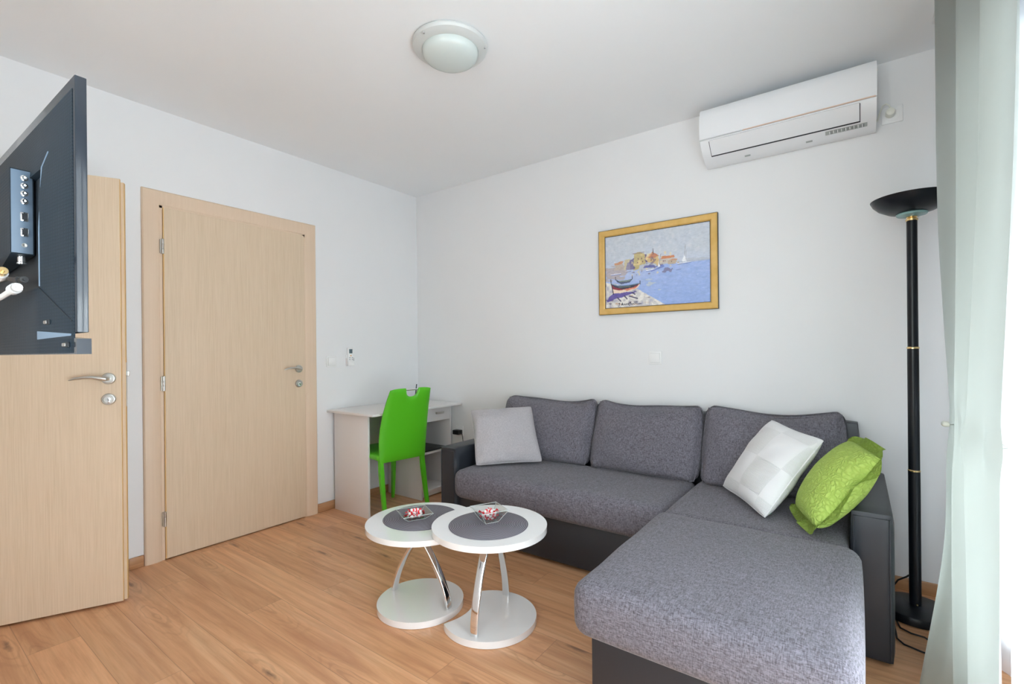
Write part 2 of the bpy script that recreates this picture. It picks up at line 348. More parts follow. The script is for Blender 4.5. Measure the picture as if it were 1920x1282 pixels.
# windows
def window(name, plane, a0, a1, z0, z1, leaves, thick):
    t = struct(name); fr = MB()
    def bx(mb, aa, ab, za, zb, t0, t1, **k):
        if plane == 'x': mb.box(XR + t0, XR + t1, aa, ab, za, zb, **k)
        else: mb.box(aa, ab, YS - t1, YS - t0, za, zb, **k)
    w_ = .06
    bx(fr, a0, a1, z0, z0 + w_, .06, .13); bx(fr, a0, a1, z1 - w_, z1, .06, .13); bx(fr, a0, a0 + w_, z0 + w_, z1 - w_, .06, .13); bx(fr, a1 - w_, a1, z0 + w_, z1 - w_, .06, .13)
    fr.build('window_frame', 'white_plastic', t, False)
    L = (a1 - a0 - 2 * w_) / leaves
    for k in range(leaves):
        p0 = a0 + w_ + k * L + .003; p1 = p0 + L - .006; sm = MB(); s_ = .07
        za, zb = z0 + w_ + .003, z1 - w_ - .003
        bx(sm, p0, p1, za, za + s_, .05, .12); bx(sm, p0, p1, zb - s_, zb, .05, .12); bx(sm, p0, p0 + s_, za + s_, zb - s_, .05, .12); bx(sm, p1 - s_, p1, za + s_, zb - s_, .05, .12)
        sash = sm.build('sash', 'white_plastic', t, False)
        g = MB(); bx(g, p0 + s_ - .005, p1 - s_ + .005, za + s_ - .005, zb - s_ + .005, .08, .088); g.build('pane', 'glass', sash, False)
window('window_1', 'x', WY[0], WY[1], 0.0, WH, 3, .07)
window('fill_window', 'y', FX[0], FX[1], FZ[0], FZ[1], 2, .07)  # added window, out of view, for the fill from the front
# baseboards
def base(name, boxes):
    b = MB()
    for bb in boxes: b.box(*bb, 0, .062, bev=.004)
    o = b.build(name, 'baseboard_wood'); o['kind'] = 'structure'
base('baseboard_left', [(0, .014, D2[1] + .085, D1[0] - .085), (0, .014, D1[1] + .085, 0), (0, .014, YS, D2[0] - .085)])
base('baseboard_back', [(.014, XR, -.014, 0)])
base('baseboard_right', [(XR - .014, XR, WY[1] + .01, -.014)])
base('baseboard_front', [(.014, XR, YS, YS + .014)])

# doors -------------------------------------------------------------
def casing(name, parent, y0, y1, top, kw=1):
    """moulded casing, rounded face, mitred corners, with jambs through the wall"""
    b = MB(); W_ = .083; prof = [(0, 0), (0, .014), (.006, .019), (.03, .023), (.055, .022), (.076, .017), (W_, .012), (W_, 0)]
    def path(side):
        P = []
        for a, h_ in prof:
            d = W_ - a   # a=0 is the outer edge
            P.append([(h_, y0 - d, -0.0), (h_, y0 - d, top + d), (h_, y1 + d, top + d), (h_, y1 + d, 0.0)])
        return P
    P = [[(h_, y0 + (y - y0) * kw if y < y0 else y1 + (y - y1) * kw, top + (z - top) * kw if z > .1 else z) for h_, y, z in r2] for r2 in path(0)]; V = [p for row_ in P for p in row_]; F = []
    for i in range(len(P) - 1):
        for k in range(3): F.append((i * 4 + k, i * 4 + k + 1, (i + 1) * 4 + k + 1, (i + 1) * 4 + k))
    b.add(V, F)
    b.box(-.14, .012, y0, y0 + .014, 0, top); b.box(-.14, .012, y1 - .014, y1, 0, top); b.box(-.14, .012, y0, y1, top - .014, top)
    return b.build(name, 'oak_casing', parent, angle=25)
def handle_set(parent, P, along, nrm, zl, zk, length=.125):
    """lever on a round rose, and the lock rose below; P is on the leaf face"""
    al = Vector(along).normalized(); n_ = Vector(nrm).normalized(); up = Vector((0, 0, 1))
    Mx = Matrix((al, up, n_)).transposed().to_4x4()
    def disc(z, nm, mat, key=False):
        c = Vector((P[0], P[1], z)); T = Matrix.Translation(c) @ Mx; b = MB()
        b.lathe([(.0265, 0), (.0265, .006), (.024, .009), (.019, .0098), (.0175, .0085), (0, .0085)], n=40, mat=T)
        o = b.build(nm, mat, parent)
        if key:
            k = MB(); k.lathe([(.0085, .008), (.0085, .0115), (0, .012)], n=20, mat=T); k.box(-.0045, .0045, -.017, -.002, .008, .0112, bev=.002, mat=T); k.build('key_cylinder', 'chrome', o)
            q = MB(); q.box(-.001, .001, -.006, .005, .0115, .0126, mat=T); q.build('keyhole', 'black_rubber', o, False)
        return o
    disc(zl, 'rose', 'brushed_steel'); disc(zk, 'lock_rose', 'brushed_steel', True)
    c = Vector((P[0], P[1], zl)); b = MB()
    pts = [c + n_ * .006, c + n_ * .03, c + n_ * .042 + al * .006, c + n_ * .047 + al * .025 + up * .004, c + n_ * .047 + al * .05 + up * .009, c + n_ * .046 + al * .08 + up * .009, c + n_ * .044 + al * (length - .02) + up * .005, c + n_ * .042 + al * length - up * .003]
    b.tube(pts, [.0095, .009, .010, .0095, .0078, .0068, .0055, .002], n=16); b.build('lever', 'brushed_steel', parent)
d1 = struct('door_1', (0, -1.53, 0))
casing('door_frame', d1, D1[0], D1[1], DH)
b = MB(); b.box(-.030, .010, D1[0] + .016, D1[1] - .016, .006, DH - .016); 
leaf = b.build('door_leaf', 'oak_veneer', d1, False)
b = MB(); b.box(.0, .020, D1[0] + .020, D1[1] - .010, .006, DH - .011, bev=.002, mi=0)
leaf2 = b.build('leaf_face', 'oak_veneer', leaf, False)
b = MB(); b.box(.0, .0185, D1[0] + .0155, D1[0] + .0205, .006, DH - .011); b.build('edge_band', 'oak_edge', leaf, False)
for z in (.235, 1.01, 1.795):
    b = MB(); yh = D1[0] + .012; b.lathe([(.0075, -.042), (.0075, -.014)], c=(.021, yh, z), n=16); b.lathe([(.0075, -.013), (.0075, .013)], c=(.021, yh, z), n=16); b.lathe([(.0075, .014), (.0075, .042)], c=(.021, yh, z), n=16)
    b.box(.008, .0215, yh - .011, yh - .002, z - .04, z + .04); b.build('hinge', 'brushed_steel', d1)
handle_set(leaf, (.020, D1[1] - .058), (0, -1, 0), (1, 0, 0), 1.066, .962)
# open leaf
A_ = math.radians(25.27)
d2 = struct('door_2', (0, -2.635, 0))
casing('door_frame', d2, D2[0], D2[1], DH2, .35)
dd_ = Vector((-.427, -.904, 0)).normalized(); nn_ = Vector((.904, -.427, 0)).normalized(); P0 = Vector((.404, -2.253, 0))
L2 = .862
T2 = Matrix((dd_, nn_, Vector((0, 0, 1)))).transposed().to_4x4(); T2.translation = P0
b = MB(); b.box(0, L2, -.015, 0, .010, 2.012, mat=T2, bev=.0015); b.box(-.013, L2 - .013, -.040, -.015, .010, 2.0, mat=T2)
leaf = b.build('door_leaf', 'oak_veneer', d2, False)
b = MB(); b.box(-.0015, 0, -.014, -.001, .011, 2.011, mat=T2); b.box(-.0145, -.013, -.039, -.016, .011, 1.999, mat=T2); b.box(-.013, 0, -.0158, -.0151, .011, 2.0, mat=T2)
b.build('edge_band', 'oak_edge', leaf, False)
b = MB(); b.box(-.0155, -.0145, -.037, -.017, .93, 1.14, mat=T2); b.build('lock_plate', 'brushed_steel', leaf, False)
b = MB(); b.box(-.027, -.0145, -.034, -.020, 1.075, 1.10, mat=T2, bev=.003); b.build('latch', 'brushed_steel', leaf, False)
fp = P0 + dd_ * .046
handle_set(leaf, (fp.x, fp.y), dd_, nn_, 1.066, .969, .132)
for z in (.235, 1.01, 1.795):
    b = MB(); q = P0 + dd_ * (L2 + .004) - nn_ * .004; b.lathe([(.0075, -.042), (.0075, .042)], c=(q.x, q.y, z), n=16); b.build('hinge', 'brushed_steel', d2)

# ================================================================== CEILING LIGHT
LC = (1.735, -1.385)
t = thing('ceiling_light', 'round frosted glass ceiling light, switched off, on the ceiling', 'ceiling light', (LC[0], LC[1], H))
b = MB(); b.lathe([(.155, -.001), (.169, -.004), (.171, -.012), (.166, -.022), (.15, -.030), (.136, -.034), (.128, -.034), (.126, -.02)], c=(LC[0], LC[1], H), n=72); b.build('rim', 'light_ring', t)
b = MB(); b.lathe([(.127, -.026), (.127, -.036), (.124, -.050), (.116, -.062), (.10, -.072), (.075, -.080), (.04, -.084), (0, -.085)], c=(LC[0], LC[1], H), n=72); b.build('diffuser', 'light_glass', t, angle=60)
for k in range(3):
    a = k * 2.0944 + .5; q = (LC[0] + .160 * math.cos(a), LC[1] + .160 * math.sin(a), H - .026); b = MB(); b.lathe([(0, -.007), (.004, -.006), (.005, 0), (.003, .004), (0, .005)], c=q, n=12); b.build('clip', 'chrome', t)

# ================================================================== AIR CONDITIONER
x0, x1 = 2.522, 3.312
t = thing('air_conditioner', 'white wall-mounted air conditioner above the right side of the sofa', 'air conditioner', ((x0 + x1) / 2, 0, 2.24))
# profile in (y,z)
def yz(prof, xa, xb, mb, mi=0):
    n = len(prof); V = [(xa, y, z) for y, z in prof] + [(xb, y, z) for y, z in prof]
    F = [tuple(range(n)), tuple(reversed(range(n, 2 * n)))] + [(i, (i + 1) % n, n + (i + 1) % n, n + i) for i in range(n)]
    mb.add(V, F, mi)
body = [(-.002, 2.522), (-.002, 2.245), (-.03, 2.238), (-.08, 2.250), (-.135, 2.282), (-.172, 2.318), (-.188, 2.345), (-.190, 2.40), (-.186, 2.50), (-.16, 2.522)]
b = MB(); yz(body, x0, x1, b); b.build('casing', 'ac_plastic', t, angle=30)
front = [(-.185, 2.345), (-.1995, 2.347), (-.203, 2.40), (-.199, 2.47), (-.190, 2.505), (-.175, 2.521), (-.160, 2.525), (-.155, 2.519), (-.182, 2.49)]
b = MB(); yz(front, x0 - .001, x1 + .001, b); b.build('front_panel', 'ac_plastic', t, angle=30)
b = MB(); b.box(x0 + .22, x1 - .004, -.2035, -.196, 2.3445, 2.3485); b.build('trim_strip', 'copper_trim', t, False)
b = MB(); b.box(x0, x0 + .22, -.2030, -.196, 2.3448, 2.3480); b.build('trim_strip', 'chrome', t, False)
# outlet recess and louvre follow the slanted lower front
def slant(s, off):   # s from 0 (top, front) to 1 (bottom)
    y = -.188 + s * (.188 - .08); z = 2.340 - s * (2.340 - 2.250); zc = z - .010 * math.sin(math.pi * s)
    n2 = Vector((-.64, -.77)); return y + n2.x * off, zc + n2.y * off
def strip(s0, s1, o0, o1, xa, xb, n=6):
    mb = MB(); pr_ = [slant(s0 + (s1 - s0) * i / n, o1) for i in range(n + 1)] + [slant(s1 - (s1 - s0) * i / n, o0) for i in range(n + 1)]
    yz(pr_, xa, xb, mb); return mb
strip(.03, .645, -.006, .0034, x0 + .045, x1 - .062, 12).build('outlet', 'dark_gap', t)
strip(.00, .585, -.002, .0048, x0 + .0480, x1 - .0655, 12).build('louvre', 'ac_plastic', t)
lb = strip(.72, .90, -.003, .0022, x1 - .205, x1 - .035).build('sticker', 'sticker_grey', t)
for k in range(26):
    xa = x1 - .188 + k * .0055; random.seed(k); strip(.73 + .03 * random.random(), .85 + .04 * random.random(), .001, .0028, xa, xa + random.uniform(.0015, .004), 2).build('print', 'sticker_dark' if k % 3 else 'white_plastic', lb, False)
for xa in (x0 + .21, x0 + .50):
    strip(.985, 1.05, -.004, .0035, xa, xa + .028).build('clip', 'sticker_grey', t)
def socket(name, label, cat, P, nrm, size=.082, rocker=False, group=None):
    n_ = Vector(nrm); al = Vector((abs(n_.y), abs(n_.x), 0)); T = Matrix((al, n_.cross(al) * 0 + Vector((0, 0, 1)), n_)).transposed().to_4x4(); T.translation = Vector(P)
    t = thing(name, label, cat, P, group=group); h_ = size / 2
    b = MB(); b.box(-h_, h_, -h_, h_, 0, .008, bev=.003, mat=T); pl = b.build('plate', 'white_plastic', t)
    b = MB(); k = h_ * .72
    if rocker:
        b.box(-k, k, -k, k, .006, .0125, bev=.0015, mat=T); b.build('rocker', 'white_plastic', t)
        g = MB(); g.box(-k - .001, k + .001, -k - .001, k + .001, .0075, .0085, mat=T); g.build('gap', 'sticker_grey', t, False)
    else:
        b.lathe([(k, .006), (k, .009), (k * .9, .0095), (k * .84, .004), (0, .004)], n=40, mat=T); b.build('recess', 'white_plastic', t)
    return t, T
socket('power_socket', 'white power socket on the wall right of the air conditioner', 'socket', (3.376, -.0005, 2.315), (0, -1, 0))
t = thing('power_plug', 'white round plug with its cable in the socket beside the air conditioner', 'plug', (3.372, -.010, 2.315))
b = MB(); b.lathe([(.0195, 0), (.0195, .022), (.017, .036), (.010, .040), (0, .041)], n=28, mat=Matrix.Translation((3.368, -.0102, 2.318)) @ Matrix.Rotation(math.pi / 2, 4, 'X')); b.build('plug_body', 'cream_plastic', t)
b = MB(); b.tube([(3.368, -.036, 2.336), (3.362, -.038, 2.352), (3.352, -.034, 2.362), (3.338, -.030, 2.358), (3.328, -.030, 2.33), (3.318, -.03, 2.29), (3.305, -.032, 2.285)], .0035, n=8); b.build('cable', 'cream_plastic', t)
socket('light_switch', 'white square rocker switch on the wall beneath the painting', 'switch', (2.190, -.0005, 1.126), (0, -1, 0), rocker=True)
socket('light_switch', 'white square rocker switch on the wall between door and remote control', 'switch', (.0005, -.879, 1.112), (1, 0, 0), rocker=True)
socket('power_socket', 'white power socket low on the wall holding a black adapter', 'socket', (.510, -.0005, .512), (0, -1, 0))
t = thing('power_adapter', 'black power adapter plugged in between desk and sofa', 'adapter', (.51, -.010, .50))
b = MB(); b.box(.478, .545, -.062, -.0105, .485, .522, bev=.005); b.build('adapter_body', 'black_plastic', t)
b = MB(); b.tube([(.545, -.04, .503), (.558, -.04, .502), (.568, -.038, .485), (.572, -.035, .44), (.575, -.03, .30), (.58, -.03, .12)], .0025, n=8); b.build('cable', 'black_rubber', t)
# remote in its wall holder
t = thing('remote_control', 'white air conditioner remote in a holder on the wall', 'remote control', (.001, -.719, 1.085))
b = MB(); b.box(.001, .006, -.752, -.688, 1.078, 1.16, bev=.002); b.box(.001, .028, -.752, -.748, 1.078, 1.135, bev=.001); b.box(.001, .028, -.692, -.688, 1.078, 1.135, bev=.001); b.box(.001, .028, -.752, -.688, 1.076, 1.080, bev=.001); b.box(.0245, .028, -.752, -.688, 1.078, 1.115, bev=.001)
b.build('holder', 'white_plastic', t)
b = MB(); b.box(.0065, .0235, -.745, -.695, 1.082, 1.216, bev=.005, seg=3); rb = b.build('remote_body', 'white_plastic', t)
b = MB(); b.box(.0232, .0242, -.735, -.706, 1.172, 1.205); b.build('display', 'lcd', rb, False)
b = MB(); b.box(.0232, .0250, -.726, -.714, 1.150, 1.158, bev=.0008); b.build('button', 'orange_button', rb, False)
for yy_, zz_ in ((-.735, 1.135), (-.712, 1.135), (-.735, 1.122), (-.712, 1.122)):
    b = MB(); b.box(.0232, .0247, yy_, yy_ + .010, zz_, zz_ + .006); b.build('button', 'print_grey', rb, False)

# ================================================================== PAINTING
px0, px1, pz0, pz1 = 1.8123, 2.5717, 1.4158, 1.9802
t = thing('framed_painting', 'gold-framed harbour painting with beached rowing boats, hanging above the sofa', 'painting', ((px0 + px1) / 2, 0, pz0))
b = MB(); fw = .043; prof = [(0, .001), (0, .020), (.006, .024), (.034, .020), (fw, .013), (fw, .003)]
V = []; F = []
for a, h_ in prof: V += [(px0 + a, -h_, pz0 + a), (px1 - a, -h_, pz0 + a), (px1 - a, -h_, pz1 - a), (px0 + a, -h_, pz1 - a)]
for i in range(len(prof) - 1):
    for k in range(4): F.append((i * 4 + k, i * 4 + (k + 1) % 4, (i + 1) * 4 + (k + 1) % 4, (i + 1) * 4 + k))
b.add(V, F); b.box(px0 + .01, px1 - .01, -.006, -.001, pz0 + .01, pz1 - .01); b.build('frame', 'gold_frame', t, angle=15)
b = MB()
for xa, xb, za, zb in ((px0 - .0012, px1 + .0012, pz0 - .0012, pz0), (px0 - .0012, px1 + .0012, pz1, pz1 + .0012), (px0 - .0012, px0, pz0, pz1), (px1, px1 + .0015, pz0, pz1)): b.box(xa, xb, -.021, -.001, za, zb)
q_ = fw - .0015
for xa, xb, za, zb in ((px0 + q_, px1 - q_, pz0 + q_, pz0 + fw + .001), (px0 + q_, px1 - q_, pz1 - fw - .001, pz1 - q_), (px0 + q_, px0 + fw + .001, pz0 + q_, pz1 - q_), (px1 - fw - .001, px1 - q_, pz0 + q_, pz1 - q_)): b.box(xa, xb, -.0145, -.004, za, zb)
b.build('frame_edge', 'black_rubber', t, False)
# the picture: pixel-free painting, one small quad per dab of colour
NW, NH = 300, 212; rng = np.random.default_rng(3)
X, Y = np.meshgrid((np.arange(NW) + .5) / NW, (np.arange(NH) + .5) / NH)     # Y down from the top
img = np.zeros((NH, NW, 3))
def rgb(*c): return np.array(c) / 255.
def sm_noise(sx_, sy_):
    g = rng.standard_normal((sy_ + 2, sx_ + 2)); ix = X * sx_; iy = Y * sy_; i0 = ix.astype(int); j0 = iy.astype(int); fx_ = ix - i0; fy_ = iy - j0
    return g[j0, i0] * (1 - fx_) * (1 - fy_) + g[j0, i0 + 1] * fx_ * (1 - fy_) + g[j0 + 1, i0] * (1 - fx_) * fy_ + g[j0 + 1, i0 + 1] * fx_ * fy_
n1, n2, n3 = sm_noise(9, 7), sm_noise(40, 30), sm_noise(18, 60)
def put(mask, c, a=1.0):
    a = np.clip(np.asarray(mask, float) * a, 0, 1)[..., None]; img[:] = img * (1 - a) + np.asarray(c) * a
RM = False; DYB = 0
def rm(p): y = p[1] + DYB; return (p[0], y if (not RM or y < .35) else .35 + (y - .35) * .62)
def poly(pts, c, a=1.0, jit=.004):
    pts = [rm(p) for p in pts]
    xs, ys = X + n2 * jit, Y + n3 * jit; ins = np.zeros(X.shape, bool); n = len(pts)
    for i in range(n):
        xa, ya = pts[i]; xb, yb = pts[(i + 1) % n]
        if ya != yb: ins ^= ((ya > ys) != (yb > ys)) & (xs < (xb - xa) * (ys - ya) / (yb - ya) + xa)
    put(ins, c, a)
def stroke(pts, wd, c, a=1.0):
    pts = [rm(p) for p in pts]
    d = np.full(X.shape, 9.)
    for (xa, ya), (xb, yb) in zip(pts[:-1], pts[1:]):
        ux, uy = (xb - xa) * 1.42, yb - ya; L_ = ux * ux + uy * uy + 1e-9; tt = np.clip((((X - xa) * 1.42) * ux + (Y - ya) * uy) / L_, 0, 1)
        d = np.minimum(d, np.hypot((X - xa) * 1.42 - tt * ux, (Y - ya) - tt * uy))
    put(np.clip((wd - d) / .003 + .5, 0, 1), c, a)
put(np.ones_like(X), rgb(196, 202, 210)); put(np.clip(.5 + n1 * .4, 0, 1), rgb(186, 196, 214), .6); put(np.clip(n2 * .4, 0, 1), rgb(214, 210, 214), .5)
put(np.clip((Y - .30) / .2, 0, 1), rgb(190, 200, 224), .6)
wm = np.clip((Y - (.455 + .0 * X)) / .02, 0, 1); put(wm, rgb(160, 180, 226)); put(wm * np.clip(.5 + n3 * .5, 0, 1), rgb(146, 170, 222), .7); put(wm * np.clip((Y - .6) / .5, 0, 1), rgb(132, 160, 218), .6)
put(wm * np.clip((.62 - X) / .35, 0, 1) * np.clip((.72 - Y) / .15, 0, 1), rgb(188, 198, 222), .6)
poly([(0, .46), (.05, .43), (.12, .42), (.2, .44), (.25, .52), (.2, .60), (0, .62)], rgb(176, 160, 158), .75, .02)
poly([(.72, .47), (.80, .43), (.9, .425), (1.0, .45), (1, .475), (.72, .5)], rgb(176, 180, 190), .6, .01)
RM = True
for p, c in (([(.10, .40), (.19, .39), (.18, .43), (.10, .45)], (196, 140, 104)), ([(.10, .45), (.19, .43), (.19, .56), (.10, .57)], (186, 172, 160)),
             ([(.20, .36), (.26, .34), (.28, .36), (.28, .57), (.20, .57)], (198, 186, 150)), ([(.22, .42), (.27, .41), (.27, .58), (.22, .58)], (140, 132, 160)),
             ([(.30, .29), (.36, .27), (.41, .28), (.41, .58), (.29, .60)], (190, 172, 118)), ([(.26, .36), (.30, .33), (.30, .58), (.26, .58)], (112, 104, 142)),
             ([(.41, .30), (.43, .30), (.43, .50), (.41, .52)], (104, 88, 128)), ([(.43, .36), (.54, .35), (.55, .56), (.43, .56)], (206, 176, 120)),
             ([(.42, .36), (.49, .285), (.55, .355)], (188, 118, 88)), ([(.55, .42), (.68, .41), (.68, .53), (.55, .54)], (196, 186, 176)),
             ([(.55, .43), (.58, .375), (.68, .37), (.69, .41)], (206, 126, 84)), ([(.63, .47), (.71, .45), (.71, .55), (.63, .56)], (182, 162, 140)), ([(.63, .47), (.67, .44), (.72, .45), (.71, .47)], (196, 140, 110)),
             ([(.36, .50), (.42, .46), (.52, .52), (.52, .60), (.34, .64)], (184, 190, 206))): poly(p, rgb(*c), .95, .008)
put((np.abs(X - .475) < .20) & (np.abs(Y - .44) < .14) & (n2 > .9), rgb(232, 208, 150), .6); put((np.abs(X - .45) < .22) & (np.abs(Y - .46) < .12) & (n2 < -1.1), rgb(110, 90, 120), .55)
poly([(.39, .575), (.41, .53), (.45, .515), (.49, .53), (.52, .58), (.46, .585)], rgb(92, 96, 160), .9)
RM = True
for p in ((.34, .36), (.375, .36), (.335, .44), (.385, .43), (.47, .42), (.51, .42), (.60, .47), (.66, .50), (.585, .47)): p = rm(p); put((np.abs(X - p[0]) < .005) & (np.abs(Y - p[1]) < .011), rgb(120, 84, 84), .8)
stroke([(.487, .27), (.487, .315)], .006, rgb(84, 80, 90)); stroke([(.487, .245), (.487, .27)], .003, rgb(84, 80, 90)); stroke([(.29, .28), (.40, .275)], .005, rgb(120, 100, 110), .7)
def boat(x, y, wd, hh_, c=(238, 240, 246)):
    poly([(x - wd, y - hh_), (x - wd * .8, y - hh_ * .4), (x + wd, y - hh_ * .8), (x + wd * .8, y + hh_ * .4), (x - wd * .7, y + hh_)], rgb(*c), .95, .003)
    stroke([(x - wd * .75, y + hh_ * 1.05), (x + wd * .9, y + hh_ * .5)], .005, rgb(96, 112, 178), .7)
RM = True
boat(.11, .64, .06, .018); boat(.24, .605, .03, .012, (230, 220, 200)); boat(.46, .63, .05, .022); boat(.77, .555, .07, .018); boat(.72, .68, .022, .007)
stroke([(.52, .57), (.58, .56), (.585, .585), (.47, .655)], .009, rgb(104, 120, 192), .8)
stroke([(.54, .60), (.56, .33)], .0028, rgb(120, 124, 140)); poly([(.525, .59), (.542, .49), (.548, .58)], rgb(240, 240, 244)); stroke([(.775, .54), (.785, .25)], .0028, rgb(150, 150, 156)); poly([(.76, .53), (.778, .38), (.80, .525)], rgb(232, 234, 240)); stroke([(.79, .5), (.795, .32)], .0025, rgb(170, 170, 176))
put((Y > .62) & (Y < .8) & (np.abs(X - .48) < .08) & (n3 > .8), rgb(206, 210, 202), .6); put(wm.astype(bool) & (n3 > 1.7), rgb(186, 202, 236), .5)
RM = False; DYB = 0
# beach
beach = Y > np.interp(X, [0, .15, .30, .36, .43, .53, .60, .61], [.63, .68, .74, .78, .85, .93, 1.0, 2.]) + n2 * .006
put(beach, rgb(206, 202, 200)); put(beach & (n2 > .4), rgb(232, 228, 222), .8); put(beach & (n2 < -.5), rgb(166, 164, 186), .6); put(beach & (n3 > 1.2), rgb(196, 160, 132), .7); put(beach & (n2 + n3 < -1.7), rgb(96, 80, 90), .5)
poly([(.0, .885), (.05, .83), (.10, .79), (.26, .79), (.31, .78), (.29, .82), (.20, .845), (.13, .86), (.06, .885), (.02, .92)], rgb(88, 76, 150), .95, .008)
poly([(.11, .60), (.12, .645), (.17, .675), (.25, .665), (.28, .625), (.283, .60), (.275, .615), (.20, .635), (.14, .63)], rgb(74, 82, 112), 1, .003); poly([(.14, .63), (.27, .622), (.25, .645), (.15, .65)], rgb(128, 146, 130), .8, .003)
stroke([(.108, .615), (.106, .57)], .0045, rgb(60, 60, 74)); stroke([(.28, .615), (.281, .575)], .004, rgb(60, 60, 74))
poly([(.06, .655), (.075, .73), (.085, .80), (.16, .80), (.28, .775), (.34, .74), (.362, .685), (.30, .71), (.2, .72), (.12, .70)], rgb(232, 208, 186), 1, .003)
poly([(.06, .655), (.075, .735), (.14, .76), (.24, .755), (.33, .725), (.362, .685), (.30, .705), (.2, .715), (.12, .69)], rgb(136, 44, 58), 1, .003)
poly([(.062, .66), (.10, .715), (.18, .745), (.28, .735), (.35, .695), (.30, .685), (.2, .70), (.12, .685)], rgb(52, 56, 72), 1, .003); poly([(.20, .755), (.33, .725), (.31, .75), (.22, .775)], rgb(214, 124, 96), .9, .003)
stroke([(.062, .66), (.13, .695), (.24, .70), (.355, .685)], .006, rgb(120, 150, 188), .9); stroke([(.14, .715), (.26, .72)], .005, rgb(116, 136, 120), .8)
stroke([(.060, .67), (.057, .60)], .005, rgb(40, 40, 54)); stroke([(.358, .70), (.358, .655)], .0045, rgb(40, 40, 54)); stroke([(.064, .67), (.084, .81)], .006, rgb(40, 40, 54))
for p in ([(.125, .86), (.16, .91)], [(.20, .845), (.225, .885)], [(.275, .80), (.305, .83)], [(.25, .85), (.33, .89)]): stroke(p, .009, rgb(70, 66, 90), .9)
# signature
bl = rgb(34, 32, 44)
for p in ([(.135, .965), (.150, .955), (.145, .985), (.137, 1.0)], [(.165, .99), (.176, .955), (.185, .99), (.168, .975), (.187, .975)], [(.195, .985), (.202, .97), (.206, .985), (.197, .982)],
          [(.212, .985), (.218, .970), (.226, .985), (.232, .968)], [(.24, .985), (.246, .968), (.238, .978), (.252, 1.0)], [(.255, .965), (.268, .95)], [(.262, .95), (.262, .985), (.272, .975), (.280, .985), (.290, .975), (.30, .985), (.312, .975), (.33, .985), (.37, .98)], [(.30, .962), (.33, .958)]):
    stroke([(x, y - .02) for x, y in p], .0035, bl)
n4 = sm_noise(60, 110); n5 = sm_noise(120, 80); img += (n2 * .010 + n4 * .014 + n5 * .008)[..., None]; img = img * .93 + .07 * np.array([.80, .81, .84]); img = np.clip(img, 0, 1)
lin = np.where(img <= .04045, img / 12.92, ((img + .055) / 1.055) ** 2.4) * 1.05
me = bpy.data.meshes.new('canvas'); gx = np.linspace(px0 + fw, px1 - fw, NW + 1); gz = np.linspace(pz1 - fw, pz0 + fw, NH + 1); cxm, czm = (px0 + px1) / 2, pz0
GX, GZ = np.meshgrid(gx - cxm, gz - czm); co = np.stack([GX, np.full_like(GX, -.0095), GZ], -1).reshape(-1, 3)
ii, jj = np.meshgrid(np.arange(NH), np.arange(NW), indexing='ij'); a0 = ii * (NW + 1) + jj
fc = np.stack([a0 + NW + 1, a0 + NW + 2, a0 + 1, a0], -1).reshape(-1, 4)
me.from_pydata(co.tolist(), [], fc.tolist()); ca = me.color_attributes.new('paint', 'FLOAT_COLOR', 'CORNER')
ca.data.foreach_set('color', np.repeat(np.concatenate([lin.reshape(-1, 3), np.ones((NW * NH, 1))], 1), 4, axis=0).ravel().astype(np.float32))
o = bpy.data.objects.new('canvas', me); COL.objects.link(o); o.parent = t; me.materials.append(MATS['painting_canvas'])
# ================================================================== SOFA
t = thing('corner_sofa', 'dark grey fabric corner sofa with black leatherette arms and chaise', 'sofa', (2.18, -.45, 0))
SX0, SX1 = 1.035, 3.335
def arm(xa, xb, outer):
    b = MB()
    def fn(p, q): return p
    b.rbox(xa, xb, -.77, -.02, .012, .565, r=.016, n=(6, 14, 10), bulge=(.004, .002, .006))
    o = b.build('armrest', 'black_leatherette', t, angle=60)
    s_ = MB(); e = .013
    xi0, xi1 = xa + .014, xb - .014
    s_.tube([(xi0, -.7705, .03), (xi0, -.7715, .545), (xi1, -.7715, .545), (xi1, -.7705, .03)], .0028, n=6); s_.build('piping', 'black_leatherette', o)
arm(SX0, SX0 + .135, -1); arm(SX1 - .135, SX1, 1)
b = MB(); b.box(SX0 + .135, 2.56, -.745, -.05, .02, .27, bev=.008); b.box(SX0 + .135, 3.2, -.62, -.03, .02, .40, bev=.008); b.build('base', 'black_leatherette', t)
b = MB(); b.box(2.535, 3.19, -1.615, -.70, .02, .285, bev=.01); b.build('chaise_base', 'black_leatherette', t)
b = MB(); b.rbox(SX0 + .135, 3.235, -.115, -.012, .10, .812, r=.022, n=(20, 5, 8)); b.build('backrest_frame', 'black_leatherette', t)
def wr(p, q, amp=.004, sc_=5, seed=0):
    n_ = noise.noise(Vector((p.x * sc_ + seed, p.y * sc_, p.z * sc_))); return n_ * amp
def seat(name, xa, xb, ya, yb, za, zb, r, bz, seed=0, parent=t, by=0, n=(26, 18, 6)):
    b = MB()
    def fn(p, q):
        if q.z > 0: p.z += wr(p, q, .006, 4, seed)
        return p
    b.rbox(xa, xb, ya, yb, za, zb, r=r, n=n, bulge=(.004, by, bz), fn=fn); return b.build(name, 'sofa_fabric', parent, angle=80)
o = seat('seat_cushion', SX0 + .137, 2.497, -.808, -.20, .262, .440, .050, .006, 1, by=.004, n=(44, 18, 6))
s_ = MB(); s_.tube([(1.80, -.8125, .266), (1.80, -.8135, .34), (1.80, -.809, .40), (1.80, -.796, .426), (1.80, -.765, .4425)], .0024, n=6); s_.build('seam', 'sofa_fabric', o)
seat('chaise_cushion', 2.500, 3.197, -.842, -.18, .262, .440, .030, .006, 3)
o = seat('chaise_cushion', 2.487, 3.238, -1.672, -.838, .275, .452, .052, .014, 5, n=(26, 26, 8))
